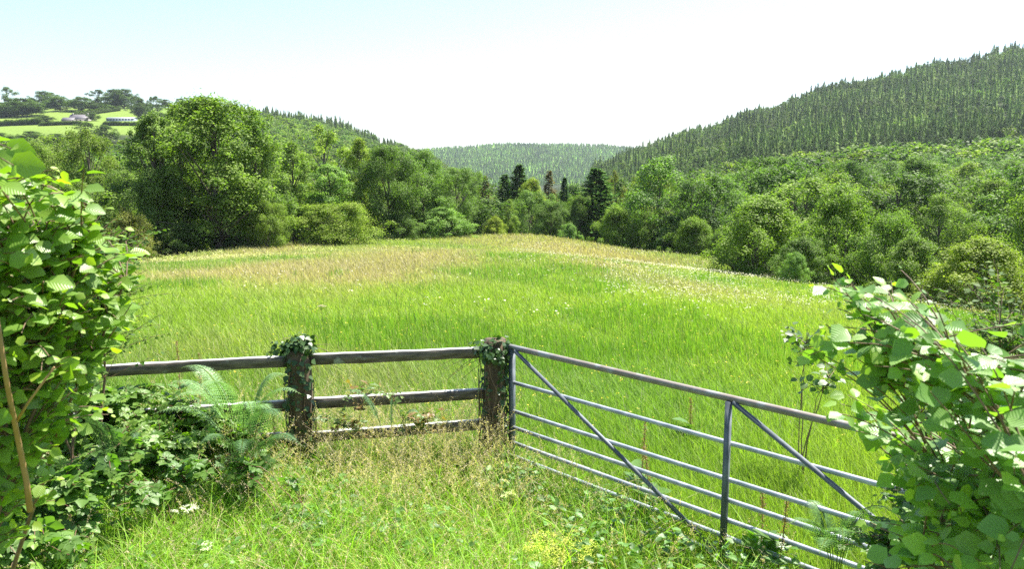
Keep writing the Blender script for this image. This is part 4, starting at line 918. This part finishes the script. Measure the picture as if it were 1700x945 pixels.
fern(G(410, 5.5), [A(500, 740, 5.2), A(470, 700, 5.0), A(330, 740, 5.2), A(400, 760, 4.9)], 402, 'lower shaded bracken under the fence rail', tint=(1.2, 1.3, 1.3))
fern(G(200, 4.6, 800), [A(120, 700, 4.4), A(165, 715, 4.5), A(230, 730, 4.6)], 403, 'small dark fern beside the low bramble sprays', tint=(.9, 1, 1))
fern(G(1390, 4.4, 900), [A(1310, 870, 4.1), A(1340, 830, 4.6), A(1480, 850, 4.0), A(1400, 900, 3.8), A(1430, 850, 4.5), A(1360, 920, 3.8)], 404, 'bracken fern at the foot of the gate under the right hazel', .075, tint=(1.5, 1.6, 1.3), up=.05)
fern(G(650, 6.0), [A(560, 655, 6), A(650, 672, 6), A(700, 690, 6)], 405, 'small fern leaning on the middle rail between the posts', .06, tint=(1.2, 1.3, 1.4))

# ------------------------------------------------------------------ docks and flower stalks
def dock(p, h, seed, label, col=(.26, .17, .085)):
    rng = np.random.default_rng(seed); e = empty('dock_plant', p, label, 'dock', 'seeding docks near the gate'); b = Buf()
    top = np.array(p) + (rng.normal(0, .05), rng.normal(0, .05), h); ln = bez(np.array(p, float), (np.array(p) + top) / 2 + (.02, 0, 0), top, 10); tube(b, ln, .005, .002, 5, col=(.2, .12, .06)); wl(b.build('stalk', [M_cane], e))
    n = 260; t = rng.uniform(.4, 1, n); j = t * 9; i = np.minimum(j.astype(int), 8); P = ln[i] * (1 - j + i)[:, None] + ln[i + 1] * (j - i)[:, None]; P += rng.normal(0, 1, (n, 3)) * (.022 * (1.25 - t)[:, None])
    b = Buf(); V, F, Cc, _ = place(*DIAM[:2], P, rng.normal(size=(n, 3)), rng.normal(size=(n, 3)), rng.uniform(.008, .016, n), np.array(col) * rng.uniform(.6, 1.4, (n, 1))); b.add(V, F, Cc); wl(b.build('seed_head', [M_grass], e))
    n = 7; a = rng.uniform(0, 6.28, n); b = Buf(); V, F, Cc, L = place(*HAZ[:2], np.array(p) + np.stack([np.zeros(n), np.zeros(n), rng.uniform(.03, h * .5, n)], 1), np.stack([np.cos(a), np.sin(a), np.full(n, .5)], 1), np.tile((0, 0, 1.), (n, 1)) + rng.normal(0, .2, (n, 3)), rng.uniform(.1, .2, n), np.tile((.08, .16, .03), (n, 1)) * rng.uniform(.8, 1.3, (n, 1)), HAZ[2]); b.add(V * (1, 1, 1), F, Cc, L); wl(b.build('leaves', [M_bramble], e))
for i, (px, d, h, lab) in enumerate([(1062, 6.0, .68, 'tall brown dock behind the left half of the gate'), (1083, 5.7, .55, 'shorter rusty dock beside the tall one behind the gate'), (1270, 4.9, .52, 'rusty dock by the gate just right of its centre upright'),
        (1300, 4.7, .6, 'tall dock leaning among the gate bars near the right hazel'), (1145, 7.4, .5, 'small dock in the meadow behind the gate'), (330, 7.2, .75, 'bare brown dock rising behind the left fence'), (300, 7.4, .8, 'dark seeded dock at the edge of the left thorn bush'), (452, 5.9, .62, 'brown dock at the foot of the middle post')]):
    dock(G(px, d), h, 500 + i, lab)
# cow parsley like white umbels
def umbel(p, h, seed, label, col=(.75, .75, .65), r=.07, group='white umbels'):
    rng = np.random.default_rng(seed); e = empty('umbel_flower', p, label, 'flower', group); p = np.array(p, float); b = Buf(); top = p + (rng.normal(0, .04), 0, h); tube(b, bez(p, (p + top) / 2 + (.02, .02, 0), top, 6), .004, .0025, 5, col=(.12, .2, .05))
    hb = Buf()
    for i in range(14):
        a = rng.uniform(0, 6.28); q = math.sqrt(rng.random()) * r; c = top + (math.cos(a) * q, math.sin(a) * q, .05 - q * .15); tube(b, [top - (0, 0, .01), c], .0012, .0008, 4, cap=False, col=(.12, .2, .05))
        n = 14; P = c + rng.normal(0, .008, (n, 3)) * (1, 1, .3); V, F, Cc, _ = place(*DIAM[:2], P, rng.normal(size=(n, 3)) * (1, 1, .2), np.tile((0, 0, 1.), (n, 1)) + rng.normal(0, .2, (n, 3)), rng.uniform(.007, .012, n), np.tile(col, (n, 1))); hb.add(V, F, Cc)
    wl(b.build('stalk', [M_grass], e)); wl(hb.build('flower_head', [M_grass], e))
umbel(G(300, 4.6, 850), .36, 601, 'white flower cluster left in the foreground grass')
umbel(G(328, 4.4, 880), .22, 602, 'lower white flower cluster beside the first one in the foreground grass')
umbel(G(855, 5.5, 850), .2, 603, 'pale cream umbel in the grass under the gate post', (.7, .72, .4))
umbel(G(545, 9.5, 600), .85, 604, 'tall pinkish umbel in the meadow behind the fence', (.5, .4, .35))
umbel(G(430, 24, 500), .9, 605, 'broad white umbel far out on the left side of the meadow', r=.3)

# ------------------------------------------------------------------ grass
rg = np.random.default_rng(900)
def field_grass():
    n = 900000; u = rg.random(n); d = 3.3 * (84 / 3.3) ** (u ** .72); px = rg.uniform(-60, 1760, n)
    X = (px - CX) / FPX * d * 1.02; Y = d + rg.normal(0, .03, n)
    th = np.arctan2(X, Y); ok = Y < edge_d(th) + .5
    # keep the verge side of fence and gate for the verge grass
    fy = np.where(X < -.1, 6.55 + (X + .2) * .17, np.interp(X, (-.1, 3.0, 6), (6.55, 3.4, 3.0)))
    ok &= Y > fy + .05; X = X[ok]; Y = Y[ok]; n = len(X); d = Y
    js = .3 + .025 * Y; col = meadow_col(X + rg.normal(0, 1, n) * js, Y + rg.normal(0, 1, n) * js * 1.6); pinkness = np.clip((col[:, 0] - .16) / .2, 0, 1)
    rn = fbm(X / 3, Y / 4, 400); rush = (rn > .6) & (rg.random(n) < .3) & (d > 7) & (d < 40)
    h = rg.uniform(.16, .34, n) * (1 + .5 * pinkness * (rg.random(n) < .5)) * np.interp(d, (5, 12, 60), (1, .8, .9)); h = np.where(rush, h * 1.3, h)
    w = .003 + .0006 * d; w = w * rg.uniform(.6, 1.3, n)
    bend = np.where(rush, rg.uniform(.05, .25, n), rg.uniform(.1, .8, n)); az = rg.normal(2.6, 1.3, n)
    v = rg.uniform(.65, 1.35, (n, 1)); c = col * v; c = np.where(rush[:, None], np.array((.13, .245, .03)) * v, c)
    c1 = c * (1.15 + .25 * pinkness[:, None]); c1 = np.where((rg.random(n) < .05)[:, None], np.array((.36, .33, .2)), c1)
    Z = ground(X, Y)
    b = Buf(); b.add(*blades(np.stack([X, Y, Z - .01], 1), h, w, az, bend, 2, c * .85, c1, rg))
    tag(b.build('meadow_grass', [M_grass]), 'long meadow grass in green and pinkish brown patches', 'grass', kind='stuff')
field_grass()
def verge_grass():
    n = 80000; X = rg.uniform(-4.4, 3.4, n); Y = rg.uniform(3.2, 7.4, n)
    fy = np.where(X < -.1, 6.75 + (X + .2) * .17, np.interp(X, (-.1, 3.0, 6), (6.7, 3.5, 3.0)))
    dens = .35 + .65 * sstep(.35, .6, fbm(X / .5, Y / .5, 70)); ok = (Y < fy) & (rg.random(n) < dens); X = X[ok]; Y = Y[ok]; n = len(X)
    Z = ground(X, Y); h = rg.uniform(.14, .42, n) * (.75 + .6 * fbm(X / .7, Y / .7, 90)) * np.where(X > .05, .72, 1 + .35 * sstep(5.4, 6.4, Y)); w = rg.uniform(.0035, .008, n)
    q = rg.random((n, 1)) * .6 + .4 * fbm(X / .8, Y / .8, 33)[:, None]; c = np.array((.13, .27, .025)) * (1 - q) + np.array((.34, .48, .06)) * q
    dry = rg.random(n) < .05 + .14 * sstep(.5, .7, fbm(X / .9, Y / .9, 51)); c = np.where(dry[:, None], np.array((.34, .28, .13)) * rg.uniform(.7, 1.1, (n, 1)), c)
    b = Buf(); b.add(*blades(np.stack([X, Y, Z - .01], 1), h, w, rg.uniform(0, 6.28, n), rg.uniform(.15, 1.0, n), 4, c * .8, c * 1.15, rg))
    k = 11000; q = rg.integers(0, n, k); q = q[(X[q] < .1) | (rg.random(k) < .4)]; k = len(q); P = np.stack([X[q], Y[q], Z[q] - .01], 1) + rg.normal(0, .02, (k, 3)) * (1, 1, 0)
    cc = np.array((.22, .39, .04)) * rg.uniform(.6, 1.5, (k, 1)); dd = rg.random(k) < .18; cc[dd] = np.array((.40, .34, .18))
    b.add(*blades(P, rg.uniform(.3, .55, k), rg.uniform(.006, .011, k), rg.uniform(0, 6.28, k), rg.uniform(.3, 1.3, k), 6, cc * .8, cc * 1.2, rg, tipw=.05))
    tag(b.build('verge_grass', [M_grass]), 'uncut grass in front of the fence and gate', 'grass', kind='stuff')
verge_grass()
def seed_grass():
    b = Buf(); n = 3400; X = np.concatenate([rg.uniform(-4, 3.2, n // 3), rg.normal(-.9, .8, n - n // 3)]); Y = np.where(np.arange(n) < n // 2, rg.uniform(3.6, 7.0, n), rg.normal(6.1, .55, n))
    fy = np.where(X < -.1, 6.9, np.interp(X, (-.1, 3.0), (6.6, 3.5))); ok = Y < fy; X = X[ok]; Y = Y[ok]; n = len(X); Z = ground(X, Y)
    h = rg.uniform(.3, .78, n) * np.interp(Y, (4, 6.5), (.75, 1.1)) * np.where(X > .05, .75, 1); az = rg.uniform(0, 6.28, n); bend = rg.uniform(.1, .7, n)
    col = np.array((.58, .47, .32)) * rg.uniform(.7, 1.2, (n, 1)); P = np.stack([X, Y, Z], 1)
    b.add(*blades(P, h, np.full(n, .0022), az, bend, 5, np.tile((.2, .25, .07), (n, 1)), col, rg, tipw=.6))
    k = 26; t = rg.uniform(.7, 1, (n, k)); D = np.stack([np.cos(az), np.sin(az), np.zeros(n)], 1)
    Q = P[:, None] + D[:, None] * ((h * bend)[:, None] * t ** 2)[..., None]; Q[..., 2] += h[:, None] * t * (1 - .35 * bend[:, None] * t)
    Q += rg.normal(0, 1, Q.shape) * (.016 * rg.uniform(.3, 1.2, n)[:, None] * (1.35 - t))[..., None]; Q = Q.reshape(-1, 3); m = len(Q)
    dr = rg.normal(size=(m, 3)) + (0, 0, .8); V, F, Cc, _ = place(DIAM[0] * (.55, 1, 1), DIAM[1], Q, dr, rg.normal(size=(m, 3)), rg.uniform(.007, .015, m), np.repeat(col, k, 0)); b.add(V, F, Cc)
    tag(b.build('seeding_grass', [M_grass]), 'feathery beige seed heads of tall grass by the fence', 'grass', kind='stuff')
seed_grass()
def weeds():
    b = Buf(); n = 1500; X = rg.uniform(-4.4, 3.0, n); Y = rg.uniform(3.4, 6.6, n); fy = np.where(X < -.1, 6.5, np.interp(X, (-.1, 3.0), (6.4, 3.5))); m_ = fbm(X / .45, Y / .45, 222); ok = (Y < fy) & (m_ > .45); X = X[ok]; Y = Y[ok]; n = len(X); Z = ground(X, Y)
    for s in range(6):
        hh = rg.uniform(.06, .30, n); P = np.stack([X + rg.normal(0, .035, n), Y + rg.normal(0, .035, n), Z + hh], 1); a = rg.uniform(0, 6.28, n)
        V, F, Cc, L = place(LEAFLET[0], LEAFLET[1], P, np.stack([np.cos(a), np.sin(a), rg.uniform(-.2, .5, n)], 1), np.tile((0, 0, 1.), (n, 1)) + rg.normal(0, .3, (n, 3)), rg.uniform(.03, .07, n), np.array((.09, .19, .035)) * rg.uniform(.6, 1.5, (n, 1)), LEAFLET[2]); b.add(V, F, Cc, L)
    tag(b.build('verge_weeds', [M_bramble]), 'low leafy weeds among the verge grass', 'weeds', kind='stuff')
weeds()
def flowers():
    b = Buf()
    def put(X, Y, hh, size, cols, k=3, spread=.01, c=None):
        n = len(X); Z = ground(X, Y) + hh
        for i in range(k):
            P = np.stack([X, Y, Z], 1) + rg.normal(0, 1, (n, 3)) * spread * (1, 1, .4); V, F, Cc, _ = place(DIAM[0] * (1.3, 1, 1), DIAM[1], P, rg.normal(size=(n, 3)) * (1, 1, .3), np.tile((0, -.3, 1.), (n, 1)) + rg.normal(0, .4, (n, 3)), size * rg.uniform(.6, 1.3, n), cols); b.add(V, F, Cc)
    def pts(n, pa, pb, da, db, seed, thr=.5, sc_=3.):
        d = rg.uniform(da, db, n); px = rg.uniform(pa, pb, n); X = (px - CX) / FPX * d * 1.02; ok = (fbm(X / sc_, d / sc_, seed) > thr) & (d < edge_d(np.arctan2(X, d)) - .5); return X[ok], d[ok]
    W_ = np.array((.66, .62, .52)); Yl = np.array((.75, .6, .08)); Yc = np.array((.75, .75, .35))
    X, Y = pts(5200, 1000, 1640, 18, 48, 701, .48, 2.2); put(X, Y, rg.uniform(.28, .42, len(X)), .018 + .0006 * Y, np.tile(W_, (len(X), 1)), 2, .015)
    X, Y = pts(2200, 850, 1250, 30, 75, 703, .5); put(X, Y, rg.uniform(.28, .42, len(X)), .02 + .0007 * Y, np.tile(W_, (len(X), 1)), 2, .02)
    X, Y = pts(2600, 230, 700, 34, 70, 702, .53, 4); put(X, Y, rg.uniform(.28, .42, len(X)), .02 + .0007 * Y, np.tile(Yc, (len(X), 1)), 2, .02)
    X, Y = pts(500, 250, 1250, 14, 40, 705, .5, 5); put(X, Y, rg.uniform(.25, .4, len(X)), .04, np.tile(W_, (len(X), 1)), 2, .03)
    X, Y = pts(1200, 200, 1500, 6.8, 22, 706, .4, 2); put(X, Y, rg.uniform(.15, .3, len(X)), .016, np.tile(Yl, (len(X), 1)), 3, .008)
    tag(b.build('meadow_flowers', [M_grass]), 'scattered white and cream flower heads over the meadow', 'flowers', kind='stuff')
    b = Buf()
    n = 120; c = G(925, 4.75, 870); a = rg.uniform(0, 6.28, n); q = np.sqrt(rg.random(n)) * .19; X = c[0] + np.cos(a) * q * 1.2; Y = c[1] + np.sin(a) * q; Z = ground(X, Y); hh = rg.uniform(.14, .26, n)
    b.add(*blades(np.stack([X, Y, Z], 1), hh, np.full(n, .003), a, rg.uniform(0, .2, n), 2, np.tile((.12, .22, .04), (n, 1)), np.tile((.2, .3, .05), (n, 1)), rg))
    for i in range(22):
        P = np.stack([X, Y, Z + hh * .98], 1) + rg.normal(0, .016, (n, 3)) * (1, 1, .35); V, F, Cc, _ = place(*DIAM[:2], P, rg.normal(size=(n, 3)) * (1, 1, .3), np.tile((0, 0, 1.), (n, 1)) + rg.normal(0, .4, (n, 3)), rg.uniform(.008, .014, n), np.tile((.6, .62, .12), (n, 1))); b.add(V, F, Cc)
    tag(b.build('yellow_bedstraw', [M_grass]), 'patch of frothy yellow green flowers in the grass before the gate', 'flowers', kind='stuff')
flowers()
# ------------------------------------------------------------------ haze
hz = Buf(); box(hz, -7000, 7000, -7000, 7000, -40, 260); 
hm = bpy.data.materials.new('haze air'); hm.use_nodes = True; hn = hm.node_tree; hn.nodes.remove(hn.nodes['Principled BSDF'])
pv = hn.nodes.new('ShaderNodeVolumePrincipled'); pv.inputs['Density'].default_value = HAZE; pv.inputs['Color'].default_value = (.80, .90, 1, 1); pv.inputs['Anisotropy'].default_value = .3
hn.links.new(pv.outputs[0], hn.nodes['Material Output'].inputs['Volume'])
tag(hz.build('haze', [hm]), 'thin summer haze in the valley air', 'haze', kind='stuff')
